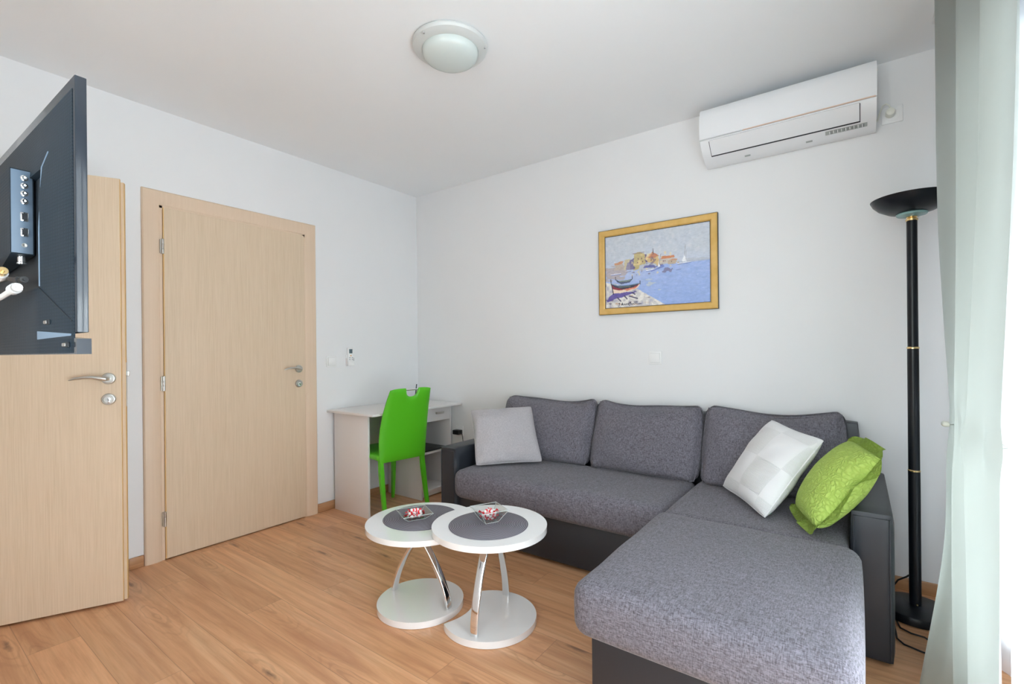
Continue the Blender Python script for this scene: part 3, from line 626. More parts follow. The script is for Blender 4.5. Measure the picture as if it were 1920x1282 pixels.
# back cushions
def back_cushion(xa, xb, seed):
    b = MB()
    def fn(p, q):
        k = (p.z - .43) / .42
        p.y += .155 * k - .0                      # recline against the frame
        # sagging top edge, plump corners
        uu = q.x
        p.z += (-.032 * (1 - uu * uu) + .012 + .006 * math.sin(uu * 4 + seed)) * max(0, q.z) ** 2
        wv_ = wr(p, q, .016, 5.5, seed) + wr(p, q, .008, 13, seed + 5)
        if q.y < 0: p.y += wv_
        # pinch toward corners
        cr_ = (abs(q.x) ** 4) * (abs(q.z) ** 4); p.x -= math.copysign(.016 * cr_, q.x)
        edge = max(abs(q.x), abs(q.z)); 
        if q.y < 0: p.y += .040 * edge ** 5
        if seed == 3 and q.x < 0: kk = min(1, max(0, (p.z - .575) / .06)); p.x -= .062 * kk * abs(q.x)
        return p
    b.rbox(xa, xb, -.335, -.20, .432, .845, r=.045, n=(30, 8, 24), bulge=(.004, .034, .004), fn=fn)
    o = b.build('back_cushion', 'sofa_fabric', t, angle=80)
    # piping seam round the front edge
    s_ = MB(); P = []
    for i in range(97):
        a = 2 * math.pi * i / 96; cx, cz = math.cos(a), math.sin(a); m_ = max(abs(cx), abs(cz)); ux, uz = cx / m_, cz / m_
        ux *= 1 - .03 * abs(uz) ** 6; uz *= 1 - .03 * abs(ux) ** 6
        x = (xa + xb) / 2 + ux * ((xb - xa) / 2 - .012); z = .638 + uz * (.2065 - .010); k = (z - .43) / .42
        y = -.335 + .155 * k + .062; z += (-.032 * (1 - ux * ux) + .012 + .006 * math.sin(ux * 4 + seed)) * max(0, uz) ** 2; x -= (.062 * min(1, max(0, (z - .575) / .06)) * abs(ux) if seed == 3 and ux < 0 else 0)
        P.append((x, y, z))
    s_.tube(P, .0035, n=6); s_.build('piping', 'sofa_fabric', o)
w_ = (3.197 - (SX0 + .137)) / 3
for k in range(3): back_cushion(SX0 + .13 + k * w_ + .003, SX0 + .13 + (k + 1) * w_ - .003, 10 * k + 3)

# ---- scatter cushions: four corner points, pillow blown up between them
def pillow(name, label, mat, Cn, th, bow=.07, seed=0, wr_=.006, n=44, flange=0, seam_mat=None, sag=0):
    A, B, C_, D = [Vector(p) for p in Cn]     # TL, TR, BR, BL seen from the front
    ctr = (A + B + C_ + D) / 4; nrm = ((A - C_).cross(B - D)).normalized()
    view = CAM - ctr
    if nrm.dot(view) < 0: nrm = -nrm
    ex = ((B + C_) - (A + D)).normalized(); ez = ((A + B) - (C_ + D)); ez = (ez - ex * ez.dot(ex)).normalized(); nn = ex.cross(ez)
    if nn.dot(nrm) < 0: nn = -nn
    root = thing(name, label, 'cushion', ctr)
    LX = Matrix((ex, ez, nn)).transposed(); loc = lambda p: LX.transposed() @ (Vector(p) - ctr)
    a_, b_, c_, d_ = map(loc, (A, B, C_, D))
    def P(u, v, extra=0):   # u,v in -1..1
        s_, t_ = (u + 1) / 2, (v + 1) / 2
        # edges bow inwards between the corners
        cr_ = 1 - (.20 if flange else .035) * (abs(u) * abs(v)) ** 5
        su = u * (1 - bow * (1 - v * v) * abs(u)) * cr_; sv = v * (1 - bow * (1 - u * u) * abs(v)) * cr_
        s_, t_ = (su + 1) / 2, (sv + 1) / 2
        return d_ * (1 - s_) * (1 - t_) + c_ * s_ * (1 - t_) + b_ * s_ * t_ + a_ * (1 - s_) * t_
    b = MB(); V = []; F = []; k = n + 1
    core = 1 - flange
    for side in (1, -1):
        for j in range(k):
            for i in range(k):
                u, v = math.sin((i / n * 2 - 1) * math.pi / 2), math.sin((j / n * 2 - 1) * math.pi / 2)
                p = P(u * core, v * core); e = max(0., (1 - u * u) * (1 - v * v)) ** .42
                p = p + Vector((0, 0, side * th / 2 * e))
                q = p * 6; ww = noise.noise(Vector((q.x + seed, q.y, side * 2.))) * wr_ + noise.noise(Vector((q.x * 2.2 + seed, q.y * 2.2, side * 5.))) * wr_ * .6
                p.z += ww * min(1, e * 2); p.y -= sag * e
                V.append(p)
    for side in (0, 1):
        for j in range(n):
            for i in range(n):
                o_ = side * k * k; F.append((o_ + j * k + i, o_ + j * k + i + 1, o_ + (j + 1) * k + i + 1, o_ + (j + 1) * k + i))
    b.add(V, F); bmesh.ops.remove_doubles(b.bm, verts=b.bm.verts, dist=.0004)
    # object frame: child keeps its own rotation so that patterns follow the cushion
    def place(mb, nm, mat_, **kw):
        o = mb.build(nm, mat_, None, **kw); o.parent = root; o.matrix_parent_inverse = Matrix.Identity(4); o.matrix_basis = LX.to_4x4(); return o
    cov = place(b, 'cover', mat, angle=80)
    per = []
    m_ = 64
    for (ua, va), (ub, vb) in (((-1, -1), (1, -1)), ((1, -1), (1, 1)), ((1, 1), (-1, 1)), ((-1, 1), (-1, -1))):
        for i in range(m_): per.append((ua + (ub - ua) * i / m_, va + (vb - va) * i / m_))
    if not flange:
        s_ = MB(); s_.tube([P(u * .998, v * .998) for u, v in per] + [P(*per[0])], .0038, n=6); o = place(s_, 'piping', seam_mat or mat); o.parent = cov; o.matrix_basis = Matrix.Identity(4)
    else:
        fl = MB(); V = []; F = []; R3 = 5; N_ = len(per)
        for i, (u, v) in enumerate(per):
            ph = i * 2 * math.pi / N_
            for s_ in range(R3 + 1):
                kk = core * .97 + (1 - core * .97) * s_ / R3; p = P(u * kk, v * kk); am = (s_ / R3) ** 1.2
                corner = (abs(u) * abs(v)) ** 3
                p.z += am * (.014 * math.sin(ph * 8 + seed) + .005 * math.sin(ph * 15 + 1))
                V.append(p)
        for i in range(N_):
            for s_ in range(R3):
                j = (i + 1) % N_; F.append((i * (R3 + 1) + s_, j * (R3 + 1) + s_, j * (R3 + 1) + s_ + 1, i * (R3 + 1) + s_ + 1))
        fl.add(V, F); bmesh.ops.solidify(fl.bm, geom=fl.bm.faces[:], thickness=.005)
        o = place(fl, 'ruffle', mat, angle=80); o.parent = cov; o.matrix_basis = Matrix.Identity(4)
    return root, LX, ctr
pillow('throw_pillow', 'light grey square cushion leaning at the left arm of the sofa', 'grey_linen', [(1.076, -.515, .775), (1.379, -.211, .79), (1.585, -.396, .462), (1.277, -.70, .455)], .14, .05, 2, .019)
root, LX, ctr = pillow('throw_pillow', 'white square cushion with woven check panels standing tilted on the chaise', 'white_cotton', [(2.873, -.235, .815), (3.112, -.50, .775), (2.905, -.72, .452), (2.660, -.37, .470)], .15, .06, 5, .009)
b = MB(); b.box(-.02, .02, -.012, .012, -.001, .001); o = b.build('tag', 'teal_tag', None, False)
o.parent = root; o.matrix_basis = Matrix.Translation(LX @ Vector((.185, -.185, -.01))) @ LX.to_4x4() @ Matrix.Rotation(.6, 4, 'Z')
pillow('throw_pillow', 'lime green quilted cushion with ruffled edge leaning on the right sofa arm', 'lime_quilt', [(3.222, -.42, .812), (3.335, -.79, .80), (3.085, -.87, .452), (2.975, -.60, .465)], .17, .02, 1, .006, flange=.19)

# ================================================================== NESTING TABLES
def deck(parent, name, mat, outline, z0, z1, bev): b = MB(); b.prism(outline, z0, z1, bev); return b.build(name, mat, parent, angle=40)
def leg(parent, c, d, hgt, ex, r0=.170, z0=.030, conv=.33):
    b = MB(); P = []
    N = 20
    for i in range(N + 1):
        # arch in the vertical plane through the centre
        z = z0 + (hgt - z0) * (i / N); o_ = max(.010, r0 * (1 - (min(1, (z - z0) / (conv - z0))) ** ex))
        P.append(Vector((c[0] + d[0] * o_, c[1] + d[1] * o_, z)))
    side = Vector((-d[1], d[0], 0))
    b.tube(P, 0, n=20, sq=(.017, .0085), up=side); return b.build('leg', 'chrome', parent)
RT = (1.912, -1.351); RB = (1.921, -1.367); LT = (1.567, -1.428); LB = (1.578, -1.452)
tL = thing('side_table', 'lower white round side table, the one beside the desk, with chrome legs', 'side table', (*LB, 0))
deck(tL, 'tabletop', 'white_gloss', circ(*LT, .2585), .363, .387, .004)
deck(tL, 'base', 'white_gloss', circ(*LB, .198), .002, .030, .004)
for s_ in (1, -1): leg(tL, LB, (s_ * .9965, s_ * .084), .362, 1.6, .165, conv=.325)
tR = thing('side_table', 'higher white round side table overlapping the other, base with a curved cutout', 'side table', (*RB, 0))
deck(tR, 'tabletop', 'white_gloss', circ(*RT, .2530), .392, .418, .004)
deck(tR, 'base', 'white_gloss', bitten(RB, .204, (1.6274, -1.4380), .2063), .002, .030, .003)
for s_ in (1, -1): leg(tR, (RB[0] + .006, RB[1] + .004), (s_ * .2595, -s_ * .9657), .391, 1.8, .174, conv=.42)
def placemat(label, c, z, r_):
    b = MB(); b.lathe([(0, z + .0034), (r_ * .5, z + .0034), (r_ - .002, z + .0034), (r_, z + .002), (r_ - .001, z + .0004), (0, z + .0004)], c=(0, 0, 0), n=80)
    o = b.build('placemat', 'mat_weave', None, angle=60); o.location = (c[0], c[1], 0)
    tag(o, label, 'placemat', 'round grey placemats')
placemat('round dark grey woven placemat on the lower table, under the flat glass dish', (1.536, -1.405), .387, .178)
placemat('round dark grey woven placemat on the higher table, under the deep glass bowl', (1.918, -1.366), .418, .174)
def glass_dish(label, c, z, rim, bot, hgt, rot, lean=(0, 0), th=.0035):
    t = thing('glass_bowl', label, 'bowl', (*c, z)); b = MB()
    def sq(s_, zz, off=(0, 0)): return [(c[0] + off[0] + s_ * math.cos(rot + k * math.pi / 2), c[1] + off[1] + s_ * math.sin(rot + k * math.pi / 2), zz + (0)) for k in range(4)]
    o1, o2, i2, i1 = sq(bot, z), sq(rim, z + hgt, lean), sq(rim - th * 1.4, z + hgt, lean), sq(bot - th, z + th * 1.6)
    V = o1 + o2 + i2 + i1; F = [(3, 2, 1, 0), (12, 13, 14, 15)]
    for a in range(3):
        for k in range(4): F.append((a * 4 + k, a * 4 + (k + 1) % 4, (a + 1) * 4 + (k + 1) % 4, (a + 1) * 4 + k))
    b.add(V, F); bo = b.build('bowl_wall', 'dish_glass', t, False); e = MB(); e.tube(o2 + [o2[0]], .0016, n=6)
    for k in range(4): e.tube([o1[k], o2[k]], .0011, n=6)
    e.tube(o1 + [o1[0]], .0016, n=6); e.build('glass_edge', 'dish_edge', t); return t
m = Mat('dish_edge', (.75, .80, .79), .08); m.p.inputs['Alpha'].default_value = .55
CL = (1.520, -1.433); CR = (1.897, -1.335)
glass_dish('shallow square glass dish of sweets on the lower table', CL, .3906, .100, .058, .028, .32)
glass_dish('deep square glass bowl of sweets on the higher table', CR, .4216, .092, .042, .056, .32)
# wrapped sweets
def candy0():
    t = thing('wrapped_candy', None, 'candy', (0, 0, 0)); b = MB(); b.rbox(-.011, .011, -.006, .006, 0, .010, r=.0045, n=(8, 6, 5)); b.build('candy_body', 'candy_white', t, local=True)
    b = MB(); b.box(-.0035, .0040, -.0066, .0066, -.0004, .0105, bev=.002); b.build('stripe', 'candy_red', t, local=True)
    b = MB()
    for s_ in (-1, 1):
        V = [(s_ * .010, 0, .005)]; N_ = 8
        for i in range(N_ + 1):
            a = -1 + 2 * i / N_; V.append((s_ * (.019 + .001 * (i % 2)), a * .007, .005 + (.0025 if i % 2 else -.002)))
        b.add(V, [(0, i, i + 1) for i in range(1, N_ + 1)])
    bmesh.ops.solidify(b.bm, geom=b.bm.faces[:], thickness=.0006); b.build('twisted_end', 'candy_red', t, local=True); return t
cz = candy0(); first = True
def put_candy(loc, rot, label, group):
    global first
    if first: r_ = cz; first = False
    else:
        r_ = cz.copy(); COL.objects.link(r_)
        for ch in list(cz.children): d = ch.copy(); COL.objects.link(d); d.parent = r_
    r_.location = loc; r_.rotation_euler = rot; r_.scale = (1.28, 1.28, 1.28); r_['label'] = label; r_['group'] = group
random.seed(11)
for (c, z0, lay, lab, grp) in ((CL, .3975, [(6, .026, 0), (5, .020, .012), (2, .008, .022)], 'small red and white wrapped sweet in the shallow glass dish', 'sweets in the shallow dish'),
                               (CR, .4285, [(3, .010, .001), (5, .018, .012), (5, .025, .023), (3, .010, .032)], 'small red and white wrapped sweet in the deep glass bowl', 'sweets in the deep bowl')):
    for cnt, rr, dz in lay:
        for k in range(cnt):
            a = k * 2 * math.pi / cnt + random.uniform(-.2, .2) + dz * 60; q = rr * random.uniform(.85, 1.05)
            put_candy((c[0] + q * math.cos(a), c[1] + q * math.sin(a), z0 + dz + random.uniform(0, .001)), (random.uniform(-.25, .25), random.uniform(-.3, .3), a + random.uniform(-.6, .6)), lab, grp)

# ================================================================== DESK
t = thing('desk', 'white melamine desk with one drawer in the room corner', 'desk', (.3, -.46, 0))
b = MB(); b.box(.004, .545, -.922, -.012, .733, .750, bev=.002); b.build('desk_top', 'white_melamine', t)
b = MB(); b.box(.03, .432, -.876, -.860, .0, .733, bev=.001); b.build('side_panel', 'white_melamine', t)
b = MB(); b.box(.05, .066, -.86, -.372, .38, .733); b.build('back_panel', 'white_melamine', t)
b = MB(); b.box(.03, .432, -.372, -.356, .0, .733, bev=.001); b.build('side_panel', 'white_melamine', t)
b = MB(); b.box(.03, .432, -.042, -.026, .0, .733, bev=.001); b.build('side_panel', 'white_melamine', t)
b = MB(); b.box(.03, .425, -.356, -.042, .352, .368, bev=.001); b.build('shelf', 'white_melamine', t)
b = MB(); b.box(.03, .425, -.356, -.042, .045, .061, bev=.001); b.box(.40, .415, -.356, -.042, .012, .045); b.build('shelf', 'white_melamine', t)
b = MB(); b.box(.03, .045, -.356, -.042, .061, .733); b.build('back_panel', 'white_melamine', t)
b = MB(); b.box(.416, .434, -.352, -.046, .612, .729, bev=.0015); b.box(.06, .416, -.345, -.053, .62, .632); b.box(.06, .416, -.345, -.335, .632, .71); b.box(.06, .416, -.063, -.053, .632, .71)
dr = b.build('drawer', 'white_melamine', t)
b = MB(); b.box(.4345, .446, -.212, -.204, .668, .684); b.box(.4345, .446, -.134, -.126, .668, .684); b.box(.444, .450, -.212, -.126, .667, .685, bev=.002); b.build('handle', 'brushed_steel', dr)
b = MB(); b.rbox(.13, .418, -.335, -.065, .3685, .384, r=.005, n=(4, 4, 3)); o = b.build('folder', 'black_plastic', None); tag(o, 'thin black folder lying on the open shelf of the desk', 'folder')
t = thing('router', 'white wireless router with a black antenna on the desk', 'router', (.12, -.14, .7505))
b = MB(); b.box(.07, .175, -.235, -.035, .7505, .782, bev=.005); b.build('router_body', 'white_plastic', t)
b = MB(); b.tube([(.085, -.110, .775), (.085, -.108, .80), (.085, -.095, .895)], [.006, .0055, .0045], n=10); b.build('antenna', 'black_plastic', t)

# ================================================================== GREEN CHAIR
CH = (.576, -.682, 0); CA = math.radians(82.2)
t = thing('dining_chair', 'bright green leather chair with a handle cutout, back to the camera, at the desk', 'chair', CH, CA)
# local: x right (as seen from behind), y forward to the desk
def hw(z):
    K = [(.40, .185), (.43, .190), (.55, .196), (.65, .195), (.75, .188), (.85, .176), (.92, .165), (.95, .160)]
    for (a, va), (c, vc) in zip(K[:-1], K[1:]):
        if z <= c: return va + (vc - va) * max(0, (z - a)) / (c - a)
    return K[-1][1]
def yb(z, x):  # backrest plane: reclined towards the camera, slightly hollow
    k = max(0, (z - .45)); return -.52 * k ** 2.1 - .01 * k + .0 - .030 * (1 - (x / .2) ** 2) * math.sin(max(0, min(1, (z - .42) / .5)) * math.pi) * .6
ZT, ZB = .925, .405; NX, NZ = 48, 30
def ztop(x):
    d = abs(x - .010); z = ZT - .012 * (abs(x) / .17) ** 6
    if d < .052: z -= .062 * (1 - (d / .052) ** 2.6) ** .55
    return z
b = MB(); V = []; F = []
for side in (0, 1):
    for j in range(NZ + 1):
        for i in range(NX + 1):
            uu = i / NX * 2 - 1; x_ = uu * .165; zt = ztop(x_); v = j / NZ; v = 1 - (1 - v) ** 1.3
            z = ZB + (zt - ZB) * v; x = uu * hw(z); 
            e = max(abs(uu) ** 10, (2 * v - 1) ** 12 if v > .5 else (1 - 2 * v) ** 12); th = .017 * (1 - .75 * e)
            V.append((x, yb(z, x) + (th if side else -th), z))
k = NX + 1; o_ = k * (NZ + 1)
for side in (0, 1):
    for j in range(NZ):
        for i in range(NX): q = [side * o_ + j * k + i, side * o_ + j * k + i + 1, side * o_ + (j + 1) * k + i + 1, side * o_ + (j + 1) * k + i]; F.append(q)
for i in range(NX): F.append((i, i + 1, o_ + i + 1, o_ + i)); q = NZ * k; F.append((q + i, q + i + 1, o_ + q + i + 1, o_ + q + i))
for j in range(NZ): F.append((j * k, (j + 1) * k, o_ + (j + 1) * k, o_ + j * k)); F.append((j * k + NX, (j + 1) * k + NX, o_ + (j + 1) * k + NX, o_ + j * k + NX))
b.add(V, F); bk = b.build('backrest', 'green_leather', t, local=True, angle=50)
b = MB(); zz = .912; b.tube([(-.052, yb(zz, 0) + .004, zz), (.072, yb(zz, 0) + .004, zz)], .0055, n=12); b.build('handle_bar', 'chrome', bk, local=True)
b = MB(); b.rbox(-.198, .198, .0, .43, .418, .464, r=.018, n=(14, 14, 5), bulge=(.003, .003, .008)); b.build('seat', 'green_leather', t, local=True, angle=60)
for sx_, y0, y1, zt in ((-1, .015, -.055, .43), (1, .015, -.055, .43), (-1, .40, .425, .425), (1, .40, .425, .425)):
    b = MB(); P = []; N = 8
    for i in range(N + 1):
        s_ = i / N; P.append((sx_ * (.172 + .006 * s_), y0 + (y1 - y0) * s_ ** 1.3, zt * (1 - s_) + .003 * s_))
    V = []; F = []
    for (x, y, z), i in zip(P, range(N + 1)):
        h_ = .0165 - .0062 * i / N
        for ax, ay in ((-1, -1), (1, -1), (1, 1), (-1, 1)): V.append((x + ax * h_, y + ay * h_, z))
    for i in range(N):
        for q in range(4): F.append((i * 4 + q, i * 4 + (q + 1) % 4, (i + 1) * 4 + (q + 1) % 4, (i + 1) * 4 + q))
    F += [(0, 1, 2, 3), (N * 4 + 3, N * 4 + 2, N * 4 + 1, N * 4)]
    vs_ = b.add(V, F); bmesh.ops.bevel(b.bm, geom=[e for e in b.bm.edges if abs((e.verts[0].co - e.verts[1].co).z) > .02], offset=.005, segments=3, affect='EDGES')
    b.build('leg', 'green_leather', t, local=True)

# ================================================================== FLOOR LAMP
LX0, LY0 = 3.428, -.25
t = thing('floor_lamp', 'tall black torchiere floor lamp with a bowl shade behind the sofa arm', 'floor lamp', (LX0, LY0, 0))
b = MB(); b.lathe([(.128, .0), (.135, .004), (.135, .028), (.130, .036), (.118, .040), (.06, .043), (.03, .046), (0, .046)], c=(LX0, LY0, 0), n=64); b.build('base', 'black_metal', t)
b = MB(); b.lathe([(.0215, .044), (.0215, .630)], c=(LX0, LY0, 0), n=28); b.lathe([(.0205, .638), (.0205, 1.170)], c=(LX0, LY0, 0), n=28); b.lathe([(.0190, 1.178), (.0190, 1.735)], c=(LX0, LY0, 0), n=28); b.build('pole', 'black_metal', t)
for z in (.630, 1.170): b = MB(); b.lathe([(.0195, z - .001), (.0224, z + .001), (.0224, z + .006), (.0195, z + .009)], c=(LX0, LY0, 0), n=28); b.build('ring', 'brass', t)
b = MB(); b.lathe([(.012, 1.730), (.022, 1.734), (.022, 1.742), (.016, 1.745), (.020, 1.750), (.020, 1.758), (.012, 1.762)], c=(LX0, LY0, 0), n=28); b.build('neck', 'brass', t)
b = MB(); b.lathe([(.0, 1.752), (.030, 1.752), (.052, 1.758), (.056, 1.765), (.05, 1.772), (0, 1.772)], c=(LX0, LY0, 0), n=40); b.build('collar', 'teal_glass', t)
b = MB(); b.lathe([(0, 1.762), (.045, 1.765), (.085, 1.776), (.118, 1.795), (.138, 1.816), (.147, 1.834), (.1445, 1.835), (.134, 1.818), (.115, 1.799), (.083, 1.781), (.044, 1.770), (0, 1.767)], c=(LX0, LY0, 0), n=72); b.build('lamp_shade', 'black_metal', t, angle=50)
b = MB(); b.lathe([(0, -.004), (.004, -.003), (.004, .003), (0, .004)], c=(LX0 + .004, LY0 - .030, .056), n=12); b.build('screw', 'brass', t)
b = MB(); b.tube([(LX0 - .02, LY0 + .02, .160), (3.40, -.24, .155), (3.37, -.235, .13), (3.352, -.2, .08), (3.352, -.16, .02), (3.352, -.25, .006), (3.353, -.35, .006), (3.366, -.43, .006), (3.40, -.455, .006), (3.44, -.46, .006), (3.49, -.52, .006), (3.47, -.60, .006), (3.42, -.585, .006), (3.37, -.565, .006), (3.350, -.53, .006), (3.3465, -.40, .006)], .0035, n=8)
b.build('cable', 'black_rubber', t)

# ================================================================== TV
t = thing('television', 'flat black television seen from behind on a swing arm, in front of the open door', 'television', (1.83, -2.80, 1.17))
TX0, TX1, TZ0, TZ1, TF, TB = 1.455, 2.205, 1.2135, 1.633, -2.7590, -2.7745
b = MB(); b.box(TX0, TX1, TB, TF, TZ0, TZ1, bev=.0015); bz = b.build('bezel', 'tv_bezel', t)
b = MB(); b.box(TX0 + .012, TX1 - .012, TF - .0005, TF + .0008, TZ0 + .014, TZ1 - .012); b.build('screen', 'lcd', t, False)
# lower speaker bar, set off by a wedge-shaped slot
b = MB(); V = [(TX0, TB - .001, 1.178), (TX1 + .004, TB - .001, 1.178), (TX1 + .004, TB - .001, 1.2035), (TX1 - .08, TB - .001, 1.2085), (TX0 + .08, TB - .001, 1.2085), (TX0, TB - .001, 1.2035)]
V2 = [(x, TF + .002, z) for x, _, z in V]; n = 6
b.add(V + V2, [tuple(range(6)), tuple(reversed(range(6, 12)))] + [(i, (i + 1) % n, n + (i + 1) % n, n + i) for i in range(n)]); b.build('lower_bar', 'tv_bezel', t, False)
# back cover: shallow bulge, creased, with a dropped centre bay
b = MB(); V = []; F = []
def yback(x, z):
    dx_ = TX1 - .010 - x; dz_ = TZ1 - .020 - z
    k = min(1, max(0, dx_) / .16); k2 = min(1, max(0, dz_) / .16)
    if XC - .45 < x < XC - .003 and 1.2995 < z < 1.5105: return TB - .002
    return TB - .001 - .0145 * (k ** .8) * (k2 ** .8)
XC = 2.052
xs = [TX0 + .01 + (TX1 - .020 - TX0) * i / 40 for i in range(41)]; zs = [1.180 + (TZ1 - .020 - 1.180) * j / 34 for j in range(35)]
xs = sorted(xs + [XC - .0035, XC - .001]); zs = sorted(zs + [1.298, 1.301, 1.509, 1.512])
for z in zs:
    for x in xs: V.append((x, yback(x, z), z))
nx = len(xs)
for j in range(len(zs) - 1):
    for i in range(nx - 1): F.append((j * nx + i, j * nx + i + 1, (j + 1) * nx + i + 1, (j + 1) * nx + i))
off = len(V)
for z in zs:
    for x in xs: V.append((x, TB + .0005, z))
for i in range(nx - 1): F.append((i, i + 1, off + i + 1, off + i)); q = (len(zs) - 1) * nx; F.append((q + i, q + i + 1, off + q + i + 1, off + q + i))
for j in range(len(zs) - 1): F.append((j * nx, (j + 1) * nx, off + (j + 1) * nx, off + j * nx)); F.append((j * nx + nx - 1, (j + 1) * nx + nx - 1, off + (j + 1) * nx + nx - 1, off + j * nx + nx - 1))
b.add(V, F); bc = b.build('back_cover', 'tv_plastic', t, angle=30)
# recessed bay seen as a dark inset with a bright crease line on its right
def P3(x, z, off=.0): return Vector((x, yback(x, z) - off, z))
b = MB(); b.tube([P3(2.19, 1.2325, .0), P3(2.150, 1.252, .0005), P3(XC, 1.297, .0008)], .0009, n=6); b.build('crease', 'tv_inner', bc)
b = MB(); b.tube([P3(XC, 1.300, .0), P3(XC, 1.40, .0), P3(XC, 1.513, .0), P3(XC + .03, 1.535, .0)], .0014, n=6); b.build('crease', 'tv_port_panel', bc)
b = MB(); V = [Vector((x, TB - .0025, z)) for x, z in ((1.61, 1.302), (XC - .005, 1.302), (XC - .005, 1.508), (1.61, 1.508))]
b.add(V + [v + Vector((0, .0004, 0)) for v in V], [(0, 1, 2, 3), (7, 6, 5, 4), (0, 4, 5, 1), (1, 5, 6, 2), (2, 6, 7, 3), (3, 7, 4, 0)]); b.build('connector_bay', 'tv_inner', bc, False)
# connector housing with the side port panel
yA, yB_ = -2.7795, -2.8115; xp = 1.968; z0_, z1_ = 1.366, 1.5245
b = MB(); V = [(1.55, yA, z0_ - .02), (xp, yA, z0_), (xp, yA, z1_), (1.55, yA, z1_ + .004), (1.62, yB_, z0_), (xp, yB_, z0_), (xp, yB_, z1_), (1.62, yB_, z1_)]
b.add(V, [(0, 1, 2, 3), (7, 6, 5, 4), (0, 4, 5, 1), (1, 5, 6, 2), (2, 6, 7, 3), (3, 7, 4, 0)]); hs = b.build('port_housing', 'tv_plastic', t, False)
b = MB(); b.box(xp, xp + .0015, yB_ + .001, yA - .002, z0_ + .002, z1_ - .002, bev=.0005); pp = b.build('port_panel', 'tv_port_panel', hs)
ym = (yA + yB_) / 2 + .002 ; RX = Matrix.Rotation(math.pi / 2, 4, 'Y')
for k in range(4):
    z = 1.508 - k * .0145; b = MB(); b.lathe([(.0055, 0), (.0055, .004), (.004, .0045), (.0035, .010), (.0022, .010), (.002, .003), (0, .003)], n=20, mat=Matrix.Translation((xp + .0015, ym, z)) @ RX); b.build('jack', 'chrome', pp)
for z, h_ in ((1.436, .0085), (1.407, .008)):
    b = MB(); b.box(xp + .0015, xp + .004, ym - .0055, ym + .0055, z - h_, z + h_, bev=.0015); q = b.build('port', 'chrome', pp); b = MB(); b.box(xp + .0036, xp + .0046, ym - .0035, ym + .0035, z - h_ + .0025, z + h_ - .0025); b.build('opening', 'tv_inner', q, False)
b = MB(); b.lathe([(.0040, 0), (.004, .002), (.0020, .002), (0, .0015)], n=16, mat=Matrix.Translation((xp + .0015, ym, 1.383)) @ RX); b.build('jack', 'brushed_steel', pp)
b = MB(); b.lathe([(.0062, 0), (.0062, -.012), (.0075, -.013), (.0075, -.016), (.004, -.017), (0, -.017)], n=20, c=(xp - .02, ym, z0_)); b.build('antenna_socket', 'chrome', hs)
for k, (zz_, ln_) in enumerate(((1.349, .035), (1.343, .012), (1.337, .012), (1.331, .010))):
    b = MB(); xx_ = 2.052 - k * .001; b.box(xx_ - ln_, xx_, yback(xx_ - ln_ / 2, zz_) - .0030, yback(xx_ - ln_ / 2, zz_) - .0014, zz_, zz_ + .0022); b.build('print', 'print_grey', bc, False)
# screw recesses, slot and lower bar on the cover
for (x, z) in ((2.085, 1.2345), (2.165, 1.194)):
    b = MB(); y = yback(x, z); b.rbox(x - .016, x + .016, y - .0016, y + .002, z - .0045, z + .0045, r=.0015, n=(6, 3, 4)); q = b.build('screw_recess', 'tv_inner', bc); b = MB(); b.rbox(x - .014, x + .004, y - .0026, y, z - .0028, z + .0028, r=.001, n=(6, 3, 4)); b.build('screw', 'brushed_steel', q)
b = MB(); V = [P3(2.042, 1.2050, .0014), P3(2.185, 1.2085, .0014), P3(2.185, 1.2120, .0014), P3(2.042, 1.2200, .0014)]
b.add(V + [v + Vector((0, .004, 0)) for v in V], [(0, 1, 2, 3), (7, 6, 5, 4), (0, 4, 5, 1), (1, 5, 6, 2), (2, 6, 7, 3), (3, 7, 4, 0)]); b.build('slot', 'tv_port_panel', bc, False)
# swing arm to the wall behind the camera side
b = MB(); b.box(1.48, 1.56, -2.800, -2.786, 1.35, 1.47, bev=.003); b.box(1.50, 1.54, -3.10, -2.80, 1.395, 1.425, bev=.004); b.lathe([(.018, 1.385), (.018, 1.435)], c=(1.52, -3.10, 0), n=20); b.box(1.40, 1.44, YS + .03, -3.09, 1.395, 1.425, bev=.004); b.box(1.40, 1.54, -3.12, -3.085, 1.397, 1.423, bev=.004); b.box(1.36, 1.48, YS + .022, YS + .05, 1.31, 1.51, bev=.004)
b.build('swing_arm', 'black_metal', t)
def cable(nm, lab, pts, r_, mat, tipmat, tip=.02):
    t = thing(nm, lab, 'cable', pts[0]); b = MB(); b.tube(pts[1:], r_, n=10); b.build('cord', mat, t)
    d = (Vector(pts[0]) - Vector(pts[1])); b = MB(); p1 = Vector(pts[1]); b.tube([p1 - d.normalized() * .022, p1, ], r_ * 1.9, n=14); b.build('plug', mat, t)
    b = MB(); b.tube([p1, p1 + d.normalized() * tip], r_ * 1.45, n=12); b.tube([p1 + d.normalized() * tip, p1 + d.normalized() * (tip + .007)], r_ * .6, n=8); b.build('tip', tipmat, t)
cable('antenna_cable', 'white cable with a metal plug, lowest behind the television', [(2.030, -2.812, 1.2985), (2.010, -2.812, 1.2975), (1.90, -2.812, 1.291), (1.80, -2.84, 1.262), (1.74, -2.85, 1.22), (1.70, -2.84, 1.16), (1.69, -2.90, .95), (1.69, -3.2, .80), (1.66, YS + .02, .7)], .0050, 'white_plastic', 'brushed_steel', .014)
cable('antenna_cable', 'white cable with a brass-coloured plug, above the other white one', [(1.992, -2.824, 1.331), (1.974, -2.824, 1.327), (1.89, -2.832, 1.306), (1.76, -2.845, 1.285), (1.70, -2.87, 1.25), (1.66, -2.93, 1.0), (1.64, -3.2, .85), (1.62, YS + .02, .7)], .0050, 'white_plastic', 'brass', .013)
